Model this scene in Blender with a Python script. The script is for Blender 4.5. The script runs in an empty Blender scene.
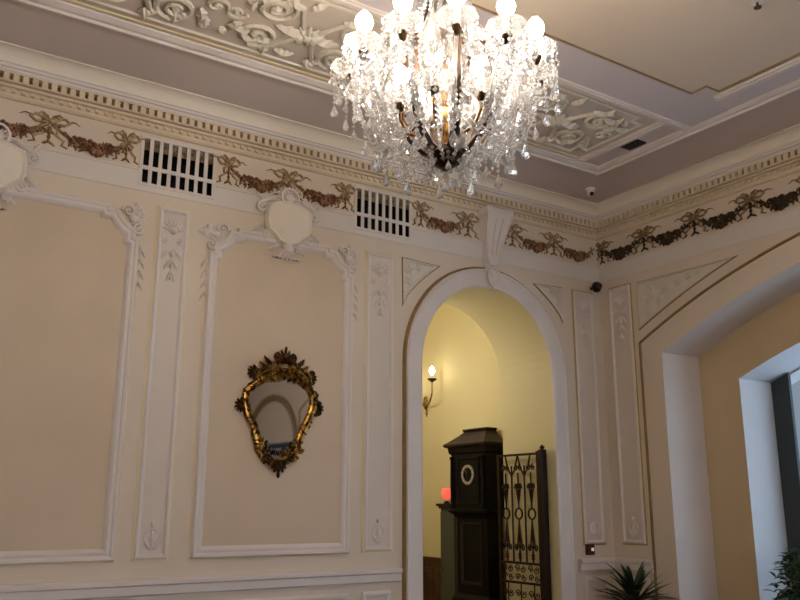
import bpy, bmesh, math, random
from math import sin, cos, pi, radians, sqrt, atan2
from mathutils import Vector, Matrix

random.seed(7)
COL = bpy.context.scene.collection
SC = bpy.context.scene

# ------------------------------------------------------------------ room measures (metres)
YA = 5.909      # plane of the back wall
XB = 6.38       # plane of the right wall
ZC = 4.473      # ceiling
XL, YN = -2.2, -4.2   # left wall, near wall
PT = 0.75       # thickness of the back wall (arched passage)
PA = lambda u, v, w=0.0: Vector((u, YA - w, v))
PB = lambda u, v, w=0.0: Vector((XB - w, u, v))
PC = lambda u, v, w=0.0: Vector((u, v, ZC - w))
ID = lambda u, v, w=0.0: Vector((u, v, w))
FR = lambda u, v, w=0.0: Vector((u, -w, v))      # local frame of wall pieces: faces -Y

def lin(c):
    c /= 255.0
    return c / 12.92 if c <= 0.04045 else ((c + 0.055) / 1.055) ** 2.4
def rgb(r, g, b): return (lin(r), lin(g), lin(b), 1.0)

# ------------------------------------------------------------------ materials
def mat(name, c, rough=0.6, metal=0.0, var=0.0, scale=3.0, bump=0.0, bscale=60.0, spec=0.3, c2=None):
    m = bpy.data.materials.new(name); m.use_nodes = True
    nt = m.node_tree; b = nt.nodes['Principled BSDF']
    b.inputs['Base Color'].default_value = c
    b.inputs['Roughness'].default_value = rough
    b.inputs['Metallic'].default_value = metal
    b.inputs['Specular IOR Level'].default_value = spec
    tc = nt.nodes.new('ShaderNodeTexCoord')
    if var > 0 or c2:
        n = nt.nodes.new('ShaderNodeTexNoise'); n.inputs['Scale'].default_value = scale
        n.inputs['Detail'].default_value = 4
        nt.links.new(tc.outputs['Object'], n.inputs['Vector'])
        r = nt.nodes.new('ShaderNodeValToRGB')
        d = c2 if c2 else (c[0] * (1 - var), c[1] * (1 - var), c[2] * (1 - var), 1)
        r.color_ramp.elements[0].color = d; r.color_ramp.elements[0].position = 0.38
        r.color_ramp.elements[1].color = c; r.color_ramp.elements[1].position = 0.62
        nt.links.new(n.outputs['Fac'], r.inputs['Fac'])
        nt.links.new(r.outputs['Color'], b.inputs['Base Color'])
    if bump > 0:
        n2 = nt.nodes.new('ShaderNodeTexNoise'); n2.inputs['Scale'].default_value = bscale
        nt.links.new(tc.outputs['Object'], n2.inputs['Vector'])
        bp = nt.nodes.new('ShaderNodeBump'); bp.inputs['Strength'].default_value = bump
        bp.inputs['Distance'].default_value = 0.01
        nt.links.new(n2.outputs['Fac'], bp.inputs['Height'])
        nt.links.new(bp.outputs['Normal'], b.inputs['Normal'])
    return m

def emit(name, c, s):
    m = bpy.data.materials.new(name); m.use_nodes = True
    nt = m.node_tree; b = nt.nodes['Principled BSDF']
    b.inputs['Base Color'].default_value = c
    b.inputs['Emission Color'].default_value = c
    b.inputs['Emission Strength'].default_value = s
    return m

M = {}
M['cream'] = mat('cream_wall_paint', rgb(214, 198, 178), 0.6, var=0.04, scale=1.2, bump=0.05)
M['field'] = mat('beige_panel_fabric', rgb(205, 185, 160), 0.8, var=0.05, scale=2.0, bump=0.15, bscale=140)
M['white'] = mat('white_plaster_paint', rgb(217, 206, 198), 0.5, var=0.03, scale=4)
M['frieze'] = mat('frieze_paint', rgb(214, 204, 194), 0.6, var=0.03, scale=2)
M['ceil'] = mat('ceiling_paint', rgb(212, 198, 192), 0.7, var=0.03, scale=1.0)
M['ceilcentre'] = mat('ceiling_centre_paint', rgb(214, 196, 176), 0.7, var=0.03, scale=1.0)
M['band'] = mat('ceiling_band_paint', rgb(206, 194, 194), 0.7, var=0.02)
M['relief'] = mat('relief_plaster', rgb(212, 202, 186), 0.55, var=0.06, scale=14)
M['reliefbg'] = mat('relief_ground', rgb(206, 192, 178), 0.7, var=0.05, scale=8)
M['goldline'] = mat('gilt_line', rgb(190, 160, 96), 0.4, metal=0.35, var=0.15, scale=6)
M['paleyellow'] = mat('pale_yellow_fillet', rgb(222, 206, 160), 0.45, var=0.06, scale=6)
M['brownline'] = mat('bronze_line', rgb(150, 122, 80), 0.5, metal=0.1, var=0.2, scale=8)
M['ochre'] = mat('ochre_dentil_ground', rgb(160, 120, 78), 0.7, var=0.25, scale=9, c2=rgb(120, 74, 46))
M['cove'] = mat('cove_paint', rgb(226, 214, 196), 0.6, var=0.03, scale=3)
M['dentil'] = mat('dentil_paint', rgb(214, 195, 166), 0.6, var=0.06, scale=5)
M['fruit'] = mat('bronzed_fruit', rgb(158, 112, 80), 0.5, metal=0.1, scale=30, c2=rgb(88, 56, 34))
M['leafgold'] = mat('bronzed_leaf', rgb(168, 138, 98), 0.5, metal=0.1, scale=30, c2=rgb(112, 82, 50))
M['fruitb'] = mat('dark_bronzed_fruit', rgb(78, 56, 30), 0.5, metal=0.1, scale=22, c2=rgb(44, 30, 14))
M['ribbon'] = mat('ribbon_tinted_plaster', rgb(188, 166, 130), 0.5, scale=30, c2=rgb(132, 102, 66))
M['yellow'] = mat('hall_yellow_paint', rgb(218, 204, 156), 0.6, var=0.03, scale=1.5, bump=0.05)
M['black'] = mat('black_void', rgb(12, 11, 10), 0.9)
M['dark'] = mat('black_plastic', rgb(22, 16, 15), 0.35)
M['darkred'] = mat('dark_red_plastic', rgb(70, 28, 24), 0.4)
M['wood'] = mat('clock_dark_wood', rgb(15, 11, 9), 0.5, scale=6, spec=0.15, c2=rgb(9, 7, 6))
M['roofwood'] = mat('clock_roof_wood', rgb(46, 29, 22), 0.45, scale=8, spec=0.2, c2=rgb(28, 18, 14))
M['wains'] = mat('wainscot_wood', rgb(92, 58, 34), 0.4, scale=5, c2=rgb(62, 38, 22))
M['cab'] = mat('green_grey_cabinet_paint', rgb(78, 80, 66), 0.5, var=0.1)
M['iron'] = mat('wrought_iron', rgb(44, 28, 20), 0.45, metal=0.3, var=0.3, scale=20)
M['gold'] = mat('antique_gold', rgb(190, 146, 68), 0.32, metal=0.85, scale=26, c2=rgb(66, 40, 20))
M['golddark'] = mat('tarnished_gold', rgb(104, 70, 34), 0.4, metal=0.7, scale=30, c2=rgb(40, 24, 14))
M['brass'] = mat('chandelier_brass', rgb(150, 108, 52), 0.3, metal=0.85, scale=18, c2=rgb(64, 38, 18))
M['stone'] = mat('pale_dial', rgb(170, 160, 150), 0.5)
M['mirror'] = mat('mirror_silver', rgb(235, 238, 236), 0.03, metal=1.0)
M['leaf'] = mat('dark_plant_leaf', rgb(44, 62, 34), 0.4, scale=9, c2=rgb(24, 38, 24))
M['leaf2'] = mat('ficus_leaf', rgb(62, 92, 44), 0.4, scale=12, c2=rgb(30, 50, 26))
M['pot'] = mat('terracotta_pot', rgb(140, 84, 58), 0.7, var=0.2)
M['floor'] = mat('parquet_floor', rgb(120, 82, 52), 0.35, scale=6, c2=rgb(96, 62, 38))
M['winframe'] = mat('grey_green_window_frame', rgb(58, 64, 62), 0.5, var=0.1)
M['reveal'] = mat('window_reveal_paint', rgb(214, 214, 216), 0.6, var=0.02)
M['tan'] = mat('tan_arch_paint', rgb(202, 178, 140), 0.65, var=0.05, scale=1.5)
M['domewhite'] = mat('white_plastic', rgb(225, 220, 212), 0.4)
M['pilfield'] = mat('pilaster_field_paint', rgb(212, 198, 184), 0.6, var=0.03, scale=3)
M['candle'] = mat('candle_sleeve', rgb(238, 230, 214), 0.4)
M['bulb'] = emit('lit_bulb', (1.0, 0.88, 0.72, 1), 84.0)
M['hallbulb'] = emit('hall_lit_bulb', (1.0, 0.88, 0.66, 1), 14.0)
M['hallfill'] = emit('hall_fill_globe', (1.0, 0.92, 0.76, 1), 66.0)  # fill glow for the globe added out of view in the hall
M['redlight'] = emit('red_sign_light', (1.0, 0.10, 0.07, 1), 0.9)
M['greenled'] = emit('indicator_light', (0.9, 0.75, 0.6, 1), 0.5)

def crystal(name):
    m = bpy.data.materials.new(name); m.use_nodes = True
    nt = m.node_tree; nt.nodes.clear()
    out = nt.nodes.new('ShaderNodeOutputMaterial')
    g = nt.nodes.new('ShaderNodeBsdfGlass'); g.inputs['IOR'].default_value = 1.5; g.inputs['Roughness'].default_value = 0.02
    g.inputs['Color'].default_value = (0.97, 0.97, 0.98, 1)
    t = nt.nodes.new('ShaderNodeBsdfTranslucent'); t.inputs['Color'].default_value = (0.9, 0.89, 0.88, 1)
    s = nt.nodes.new('ShaderNodeBsdfGlossy'); s.inputs['Roughness'].default_value = 0.12
    a = nt.nodes.new('ShaderNodeMixShader'); a.inputs[0].default_value = 0.22
    b = nt.nodes.new('ShaderNodeMixShader'); b.inputs[0].default_value = 0.12
    nt.links.new(g.outputs[0], a.inputs[1]); nt.links.new(t.outputs[0], a.inputs[2])
    nt.links.new(a.outputs[0], b.inputs[1]); nt.links.new(s.outputs[0], b.inputs[2])
    nt.links.new(b.outputs[0], out.inputs[0])
    return m
M['crystal'] = crystal('cut_crystal')
M['darkbronze'] = mat('dark_bronze', rgb(58, 36, 22), 0.4, metal=0.3, var=0.3, scale=20)
M['armglass'] = mat('glass_sheathed_gold_arm', rgb(226, 206, 160), 0.15, metal=0.25, scale=40, c2=rgb(170, 136, 84), spec=0.8)
def glassmat():
    m = bpy.data.materials.new('window_glass'); m.use_nodes = True
    nt = m.node_tree; b = nt.nodes['Principled BSDF']
    b.inputs['Transmission Weight'].default_value = 1.0
    b.inputs['Roughness'].default_value = 0.0; b.inputs['IOR'].default_value = 1.02
    b.inputs['Base Color'].default_value = (0.95, 0.97, 0.98, 1)
    return m
M['glass'] = glassmat()

# ------------------------------------------------------------------ object helpers
ORG = {}
def origin(o):
    return ORG.get(o.name, Vector((0, 0, 0)))
def thing(name, label, cat, loc=(0, 0, 0), group=None):
    o = bpy.data.objects.new(name, None); COL.objects.link(o)
    o.location = loc; o.empty_display_size = 0.1
    o['label'] = label; o['category'] = cat
    if group: o['group'] = group
    ORG[o.name] = Vector(loc)
    return o
def obj(name, bm, m, parent=None, local=False, smooth=False):
    """link a bmesh as one mesh object; world coordinates unless local"""
    bmesh.ops.recalc_face_normals(bm, faces=bm.faces[:])
    if parent is None and not local:
        vs = [v.co for v in bm.verts]
        c = Vector(((min(v.x for v in vs) + max(v.x for v in vs)) / 2, (min(v.y for v in vs) + max(v.y for v in vs)) / 2, min(v.z for v in vs)))
    elif parent is None: c = Vector((0, 0, 0))
    else: c = origin(parent)
    if not local: bmesh.ops.translate(bm, verts=bm.verts[:], vec=-c)
    me = bpy.data.meshes.new(name); bm.to_mesh(me); bm.free()
    for mm in (m if isinstance(m, (list, tuple)) else [m]): me.materials.append(M[mm])
    if smooth:
        for p in me.polygons: p.use_smooth = True
    o = bpy.data.objects.new(name, me); COL.objects.link(o)
    if parent: o.parent = parent; ORG[o.name] = origin(parent)
    elif not local: o.location = c; ORG[o.name] = c.copy()
    return o
def struct(name, bm, m, smooth=False):
    o = obj(name, bm, m, None, local=True, smooth=smooth); o['kind'] = 'structure'; return o
def tag(o, label, cat, group=None):
    o['label'] = label; o['category'] = cat
    if group: o['group'] = group
    return o
def dup(root, loc, rotz=0.0, label=None, group=None, scl=None, cat=None):
    r = root.copy(); COL.objects.link(r); r.location = loc; r.rotation_euler = (0, 0, rotz)
    if scl: r.scale = scl
    if label: r['label'] = label
    if group: r['group'] = group
    for ch in list(root.children):
        c = ch.copy(); COL.objects.link(c); c.parent = r
        for g in list(ch.children):
            d = g.copy(); COL.objects.link(d); d.parent = c
    return r

# ------------------------------------------------------------------ shape helpers
def BM(): return bmesh.new()
def face(bm, pts, mi=0):
    f = bm.faces.new([bm.verts.new(p) for p in pts]); f.material_index = mi; return f
def box(bm, x0, x1, y0, y1, z0, z1, P=ID, mi=0):
    v = [bm.verts.new(P(x, y, z)) for x in (x0, x1) for y in (y0, y1) for z in (z0, z1)]
    for q in ((0, 1, 3, 2), (4, 6, 7, 5), (0, 4, 5, 1), (2, 3, 7, 6), (0, 2, 6, 4), (1, 5, 7, 3)):
        f = bm.faces.new([v[i] for i in q]); f.material_index = mi
def tube(bm, pts, rad, seg=6, mi=0, flat=1.0, caps=True):
    pts = [Vector(p) for p in pts]; n = len(pts)
    if not isinstance(rad, (list, tuple)): rad = [rad] * n
    rings = []; prev = None
    for i, p in enumerate(pts):
        t = (pts[min(i + 1, n - 1)] - pts[max(i - 1, 0)])
        if t.length < 1e-9: t = Vector((0, 0, 1))
        t.normalize()
        if prev is None:
            a = Vector((0, 0, 1)) if abs(t.z) < 0.9 else Vector((1, 0, 0))
            nrm = t.cross(a).normalized()
        else:
            nrm = (prev - t * prev.dot(t))
            nrm = nrm.normalized() if nrm.length > 1e-6 else t.orthogonal().normalized()
        prev = nrm; b = t.cross(nrm)
        rings.append([bm.verts.new(p + rad[i] * (cos(2 * pi * k / seg) * nrm + flat * sin(2 * pi * k / seg) * b)) for k in range(seg)])
    for i in range(n - 1):
        for k in range(seg):
            f = bm.faces.new((rings[i][k], rings[i][(k + 1) % seg], rings[i + 1][(k + 1) % seg], rings[i + 1][k])); f.material_index = mi
    if caps:
        f = bm.faces.new(rings[0][::-1]); f.material_index = mi
        f = bm.faces.new(rings[-1]); f.material_index = mi
def lathe(bm, prof, c=(0, 0, 0), seg=16, mi=0, P=None, flute=0.0, nf=8):
    """prof: (r, z) list, about the z axis through c"""
    P = P or (lambda x, y, z: Vector((c[0] + x, c[1] + y, c[2] + z)))
    rings = []
    for r, z in prof:
        if r < 1e-5: rings.append([bm.verts.new(P(0, 0, z))])
        else: rings.append([bm.verts.new(P(r * (1 + flute * cos(nf * 2 * pi * k / seg)) * cos(2 * pi * k / seg), r * (1 + flute * cos(nf * 2 * pi * k / seg)) * sin(2 * pi * k / seg), z)) for k in range(seg)])
    for a, b in zip(rings, rings[1:]):
        for k in range(seg):
            k2 = (k + 1) % seg
            if len(a) == 1 and len(b) == 1: continue
            if len(a) == 1: f = bm.faces.new((a[0], b[k], b[k2]))
            elif len(b) == 1: f = bm.faces.new((a[k], b[0], a[k2]))
            else: f = bm.faces.new((a[k], a[k2], b[k2], b[k]))
            f.material_index = mi
def sweep(bm, path, closed, prof, P, mi=0):
    """path in (u,v); profile of (offset to the left of travel, height w); P maps to world"""
    n = len(path); loops = []
    nr = []
    for i in range(n):
        p = Vector(path[i])
        a = Vector(path[i - 1]) if (closed or i > 0) else None
        b = Vector(path[(i + 1) % n]) if (closed or i < n - 1) else None
        d1 = (p - a).normalized() if a is not None else None
        d2 = (b - p).normalized() if b is not None else None
        if d1 is None: d1 = d2
        if d2 is None: d2 = d1
        n1 = Vector((-d1.y, d1.x)); n2 = Vector((-d2.y, d2.x))
        m = (n1 + n2)
        if m.length < 1e-6: m = n1.copy()
        m.normalize(); k = 1 / max(0.35, m.dot(n1)); nr.append(m * k)
    for o, w in prof:
        loops.append([bm.verts.new(P(path[i][0] + nr[i].x * o, path[i][1] + nr[i].y * o, w)) for i in range(n)])
    for a, b in zip(loops, loops[1:]):
        for i in range(n if closed else n - 1):
            j = (i + 1) % n
            f = bm.faces.new((a[i], a[j], b[j], b[i])); f.material_index = mi
    if not closed:
        for i in (0, n - 1):
            try: f = bm.faces.new([l[i] for l in loops]); f.material_index = mi
            except Exception: pass
def blob(bm, c, r, P=ID, mi=0, seg=8):
    """flattened sphere at (u,v,w) with radii (a,b,c)"""
    if not isinstance(r, (tuple, list)): r = (r, r, r)
    rr = [(0, -1), (0.62, -0.78), (1, 0), (0.78, 0.62), (0.42, 0.9), (0, 1)]
    lathe(bm, [(a, z) for a, z in rr], seg=seg, mi=mi, P=lambda x, y, z: P(c[0] + x * r[0], c[1] + y * r[1], c[2] + z * r[2]))
def leaf(bm, u, v, ang, L, W, h, P, mi=0, base=0.0, curl=0.0):
    """lobed acanthus leaf lying on the plane, spine raised"""
    n = 7; sp = []; le = []; ri = []
    x, y, a = u, v, ang
    for i in range(n + 1):
        t = i / n
        w = W * (sin(pi * min(1, t * 0.92 + 0.08)) ** 0.7) * (1 - 0.35 * (i % 2))
        dx, dy = cos(a), sin(a)
        hh = h * sin(pi * (0.15 + 0.8 * t))
        sp.append(bm.verts.new(P(x, y, base + hh)))
        le.append(bm.verts.new(P(x - dy * w, y + dx * w, base + hh * 0.25)))
        ri.append(bm.verts.new(P(x + dy * w, y - dx * w, base + hh * 0.25)))
        x += dx * L / n; y += dy * L / n; a += curl / n
    for i in range(n):
        for A in (le, ri):
            f = bm.faces.new((sp[i], sp[i + 1], A[i + 1], A[i])); f.material_index = mi
def spiral(bm, u, v, r0, turns, a0, P, th=0.008, h=0.0, mi=0, sgn=1, tail=None):
    """volute: from outer radius r0 inward; tail: list of points leading into it"""
    pts = []; rad = []
    n = int(14 * turns)
    if tail:
        for q in tail: pts.append(P(q[0], q[1], h)); rad.append(th)
    for i in range(n + 1):
        t = i / n; r = r0 * (1 - 0.85 * t); a = a0 + sgn * 2 * pi * turns * t
        pts.append(P(u + r * cos(a), v + r * sin(a), h + 0.5 * th * t)); rad.append(th * (1 - 0.35 * t))
    tube(bm, pts, rad, 5, mi)
    blob(bm, (u, v, h), (r0 * 0.25, r0 * 0.25, th * 1.3), P, mi, 6)
def rectpath(u0, u1, v0, v1): return [(u0, v0), (u1, v0), (u1, v1), (u0, v1)]

# ------------------------------------------------------------------ room shell
def arch_pts(cu, a, b, vs, n=28):
    return [(cu - a * cos(pi * i / n), vs + b * sin(pi * i / n)) for i in range(n + 1)]
AC, AR, AB, AS = 4.873, 0.772, 0.785, 2.65
def wall_a():
    bm = BM()
    top = 3.70
    arch = [(AC - AR, 0)] + arch_pts(AC, AR, AB, AS) + [(AC + AR, 0)]
    Pb = lambda u, v: Vector((u, YA + PT, v))
    for Q, mi in ((lambda u, v: PA(u, v), 0), (Pb, 1)):
        t2 = ZC + 0.05
        face(bm, [Q(XL, 0), Q(AC - AR, 0), Q(AC - AR, top), Q(XL, top)], mi)
        face(bm, [Q(AC + AR, 0), Q(XB + 1.5, 0), Q(XB + 1.5, top), Q(AC + AR, top)], mi)
        for a, b in zip(arch[1:-1], arch[2:-1]):
            face(bm, [Q(a[0], a[1]), Q(b[0], b[1]), Q(b[0], top), Q(a[0], top)], mi)
        if mi: face(bm, [Q(XL, top), Q(XB + 1.5, top), Q(XB + 1.5, t2), Q(XL, t2)], mi)
    for a, b in zip(arch, arch[1:]):
        face(bm, [PA(*a), PA(*b), Pb(*b), Pb(*a)], 1)
    # upper strip with the two vent holes
    us = [XL, 1.555, 2.145, 3.405, 4.0, XB + 1.5]
    for i in range(5):
        if i in (1, 3):
            face(bm, [PA(us[i], top), PA(us[i + 1], top), PA(us[i + 1], 3.755), PA(us[i], 3.755)])
            face(bm, [PA(us[i], 4.13), PA(us[i + 1], 4.13), PA(us[i + 1], ZC + 0.05), PA(us[i], ZC + 0.05)])
            box(bm, us[i], us[i + 1], 3.755, 4.13, -0.16, -0.159, PA, 0)
            for (a, b, c, d) in ((us[i], us[i], 3.755, 4.13), (us[i + 1], us[i + 1], 3.755, 4.13)):
                face(bm, [PA(a, c), PA(a, d), PA(a, d, -0.16), PA(a, c, -0.16)])
            for z in (3.755, 4.13): face(bm, [PA(us[i], z), PA(us[i + 1], z), PA(us[i + 1], z, -0.16), PA(us[i], z, -0.16)])
        else:
            face(bm, [PA(us[i], top), PA(us[i + 1], top), PA(us[i + 1], ZC + 0.05), PA(us[i], ZC + 0.05)])
    return struct('wall_back', bm, ['cream', 'yellow'])
wall_a()

BC, BZ = 2.2, -3.034      # centre of the big arch circles on the right wall
def seg_arch(R, dy, n=30):
    """segmental arch path, from far jamb to near jamb: (y, z)"""
    a = math.asin(dy / R)
    return [(BC + R * sin(a - 2 * a * i / n), BZ + R * cos(a - 2 * a * i / n)) for i in range(n + 1)]
X1, X2 = 6.92, 7.46
def wall_b():
    bm = BM()
    top = ZC + 0.05
    def holewall(Q, arch, ya, yb, mi):
        y0, y1 = arch[0][0], arch[-1][0]
        face(bm, [Q(ya, 0), Q(y0, 0), Q(y0, top), Q(ya, top)], mi)
        h0, h1, hz0, hz1 = -1.35, -2.95, 0.8, 2.5
        face(bm, [Q(y1, 0), Q(h0, 0), Q(h0, top), Q(y1, top)], mi); face(bm, [Q(h1, 0), Q(yb, 0), Q(yb, top), Q(h1, top)], mi)
        face(bm, [Q(h0, 0), Q(h1, 0), Q(h1, hz0), Q(h0, hz0)], mi); face(bm, [Q(h0, hz1), Q(h1, hz1), Q(h1, top), Q(h0, top)], mi)
        for a, b in zip(arch, arch[1:]): face(bm, [Q(*a), Q(*b), Q(b[0], top), Q(a[0], top)], mi)
    o1 = seg_arch(6.6, 2.97); o2 = seg_arch(6.18, 2.54)
    Q0 = lambda y, z: Vector((XB, y, z)); Q1 = lambda y, z: Vector((X1, y, z)); Q2 = lambda y, z: Vector((X2, y, z))
    holewall(Q0, o1, YA, YN, 0)
    holewall(Q1, o2, YA, YN, 1)
    holewall(lambda y, z: Vector((X2 + 0.3, y, z)), o2, YA, YN, 1)
    Qz = lambda y, z: Vector((X2 + 0.3, y, z)); hr = [(-1.35, 0.8), (-2.95, 0.8), (-2.95, 2.5), (-1.35, 2.5), (-1.35, 0.8)]
    for a, b in zip(hr, hr[1:]): face(bm, [Q0(*a), Q0(*b), Qz(*b), Qz(*a)], 3)
    j1 = [(o1[0][0], 0)] + o1 + [(o1[-1][0], 0)]
    for a, b in zip(j1, j1[1:]): face(bm, [Q0(*a), Q0(*b), Q1(*b), Q1(*a)], 2)
    j2 = [(o2[0][0], 0)] + o2 + [(o2[-1][0], 0)]
    Q3 = lambda y, z: Vector((X2 + 0.3, y, z))
    for a, b in zip(j2, j2[1:]): face(bm, [Q1(*a), Q1(*b), Q3(*b), Q3(*a)], 3)
    # low parapet under the window
    box(bm, X2 - 0.02, X2 + 0.3, -0.34, 4.74, 0, 0.55, ID, 3)
    return struct('wall_right', bm, ['cream', 'tan', 'white', 'reveal'])
wall_b()
bm = BM(); box(bm, XL - 0.15, XL, YN, YA, 0, ZC + 0.05); struct('wall_left', bm, 'cream')
bm = BM()
wz = [0, 0.8, 3.0, ZC + 0.05]; wx = [XL, -0.6, 0.9, 2.6, 4.1, XB]
for i in range(5):
    for k in range(3):
        if k == 1 and i in (1, 3): continue
        box(bm, wx[i], wx[i + 1], YN - 0.2, YN, wz[k], wz[k + 1])
struct('wall_front', bm, 'cream')
bm = BM(); box(bm, XL, X2 + 0.3, YN, YA + PT, -0.1, 0); struct('floor', bm, 'floor')
bm = BM(); box(bm, XL, X2 + 0.3, YN, YA, ZC, ZC + 0.12); struct('ceiling', bm, 'ceil')

# windows
def window_b():
    bm = BM()
    P = lambda u, v, w=0: Vector((X2 - w, u, v))
    o = seg_arch(6.16, 2.53); path = [(o[0][0], 0.55)] + o + [(o[-1][0], 0.55)]
    sweep(bm, path, True, [(0, -0.06), (0, 0.0), (-0.07, 0.0), (-0.07, -0.06), (0, -0.06)], P)
    for y in (3.2, 2.2, 1.2): box(bm, y - 0.035, y + 0.035, 0.6, BZ + sqrt(6.05 ** 2 - (y - BC) ** 2), -0.05, 0.03, P)
    w = struct('window_1', bm, 'reveal')
    for ya, yb in ((4.735, 4.55), (-0.335, -0.15)):
        bm = BM(); n = 8; F = []; Bk = []
        pts = [(ya, 0.56), (yb, 0.56)] + [(yb + (ya - yb) * i / n, BZ + sqrt(6.17 ** 2 - (yb + (ya - yb) * i / n - BC) ** 2)) for i in range(n + 1)]
        F = [bm.verts.new(P(a, b, 0.05)) for a, b in pts]; Bk = [bm.verts.new(P(a, b, 0.012)) for a, b in pts]
        bm.faces.new(F); bm.faces.new(Bk)
        for i in range(len(pts)): bm.faces.new((F[i], F[(i + 1) % len(pts)], Bk[(i + 1) % len(pts)], Bk[i]))
        sh = obj('shutter', bm, 'winframe', w)
    bm = BM()
    pts = [(4.66, 0.6)] + [(y, z - 0.02) for y, z in seg_arch(6.1, 2.46)] + [(-0.26, 0.6)]
    bm.faces.new([bm.verts.new(P(a, b, -0.02)) for a, b in pts])
    g = obj('pane', bm, 'glass', w)
window_b()
for n, (a, b) in enumerate(((-0.6, 0.9), (2.6, 4.1), (-2.95, -1.35))):
    bm = BM(); P = (lambda u, v, w=0: Vector((u, YN - 0.1 + w, v))) if n < 2 else (lambda u, v, w=0: Vector((XB + 0.25 - w, u, 0.8 + (v - 0.8) * 1.7 / 2.2)))
    sweep(bm, rectpath(a, b, 0.8, 3.0), True, [(0, -0.03), (0, 0.03), (0.08, 0.03), (0.08, -0.03), (0, -0.03)], P)
    box(bm, (a + b) / 2 - 0.04, (a + b) / 2 + 0.04, 0.88, 2.92, -0.02, 0.02, P); box(bm, a + .08, b - .08, 2.2, 2.26, -0.02, 0.02, P)
    w = struct('window_%d' % (n + 2), bm, 'winframe')
    bm = BM(); face(bm, [P(a + .08, .88), P(b - .08, .88), P(b - .08, 2.92), P(a + .08, 2.92)]); obj('pane', bm, 'glass', w)

# ------------------------------------------------------------------ passage / hall behind the arch
HX, HY = 6.0, 9.2
bm = BM(); box(bm, HX, HX + 0.1, YA + PT, HY, 0, 4.4); struct('wall_hall_right', bm, 'yellow')
bm = BM(); box(bm, 2.2, HX + 0.1, HY, HY + 0.1, 0, 4.4); struct('wall_hall_far', bm, 'yellow')
bm = BM(); box(bm, 2.1, 2.2, YA + PT, HY, 0, 4.4); struct('wall_hall_left', bm, 'yellow')
bm = BM(); box(bm, 2.1, HX + 0.1, YA + PT, HY + 0.1, 4.4, 4.5); struct('ceiling_hall', bm, 'yellow')
bm = BM(); box(bm, 2.1, HX + 0.1, YA + PT, HY + 0.1, -0.1, 0); struct('floor_hall', bm, 'floor')
bm = BM(); box(bm, HX - 0.03, HX, YA + PT + 0.02, HY, 0, 0.80); box(bm, HX - 0.05, HX, YA + PT + 0.02, HY, 0.80, 0.84)
for k in range(6): sweep(bm, rectpath(6.75 + k * 0.4, 7.08 + k * 0.4, 0.14, 0.72), True, [(0, 0), (0, 0.012), (0.03, 0.012), (0.04, 0)], lambda u, v, w=0: Vector((HX - 0.03 - w, u, v)))
struct('trim_1', bm, 'wains')

# ------------------------------------------------------------------ cornice along back and right walls
cor_path = [(XL, YA), (XB, YA), (XB, YN)]      # travel: room on the right -> negative offset is into the room
def cornice():
    P = lambda u, v, w=0: Vector((u, v, w))
    bm = BM()   # white upper: fascia and cove up to the ceiling
    prof = [(0, 4.335), (-0.105, 4.335), (-0.11, 4.350), (-0.125, 4.356), (-0.128, 4.372), (-0.138, 4.378)]
    sweep(bm, cor_path, False, prof, P, 0)
    prof = [(-0.138, 4.378)] + [(-0.138 - 0.085 * (1 - cos(t * pi / 12)), 4.378 + 0.085 * sin(t * pi / 12)) for t in range(1, 7)] + [(-0.223, ZC)]
    sweep(bm, cor_path, False, prof, P, 1)
    o = struct('trim_2', bm, ['white', 'cove'])
    bm = BM()   # ground of the dentil rows
    sweep(bm, cor_path, False, [(0, 4.258), (-0.052, 4.262), (-0.052, 4.335)], P, 0)
    sweep(bm, cor_path, False, [(0, 4.168), (-0.02, 4.170), (-0.03, 4.184), (-0.03, 4.205), (-0.034, 4.205), (-0.034, 4.236), (-0.062, 4.240), (-0.066, 4.256), (-0.052, 4.262)], P, 1)
    s = 0.0625
    def teeth(F, L0, L1):
        u = L0
        while u < L1:
            box(bm, u, u + 0.038, 4.266, 4.322, 0.04, 0.094, F, 1)
            box(bm, u, u + 0.0625, 4.262, 4.276, 0.04, 0.088, F, 1)
            box(bm, u, u + 0.0625, 4.322, 4.336, 0.04, 0.098, F, 1)
            box(bm, u + 0.004, u + 0.03, 4.207, 4.232, 0.025, 0.052, F, 2)
            u += s
    teeth(lambda u, v, w: PA(u, v, w), XL + 0.02, XB - 0.1)
    teeth(lambda u, v, w: PB(u, v, w), YN + 0.1, YA - 0.1)
    struct('trim_3', bm, ['ochre', 'dentil', 'dentil'])
    bm = BM()   # flat white frieze ground strip below the garlands
    return
cornice()
bm = BM()
def slab(bm, path_u, v0, v1, w, P): box(bm, path_u[0], path_u[1], v0, v1, 0.0, w, P)
# pale frieze band (white paint) with a soft lower bead, both walls; broken by the vents
for a, b in ((XL, 1.555), (2.145, 3.405), (4.0, XB)):
    box(bm, a, b, 3.70, 3.86, -0.002, 0.006, PA); box(bm, a, b, 3.855, 3.868, 0, 0.012, PA)
for a, b in ((1.555, 2.145), (3.405, 4.0)): box(bm, a, b, 3.70, 3.755, -0.002, 0.006, PA)
box(bm, YN, YA, 3.70, 3.86, -0.002, 0.006, PB); box(bm, YN, YA, 3.855, 3.868, 0, 0.012, PB)
struct('trim_4', bm, 'frieze')

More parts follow.
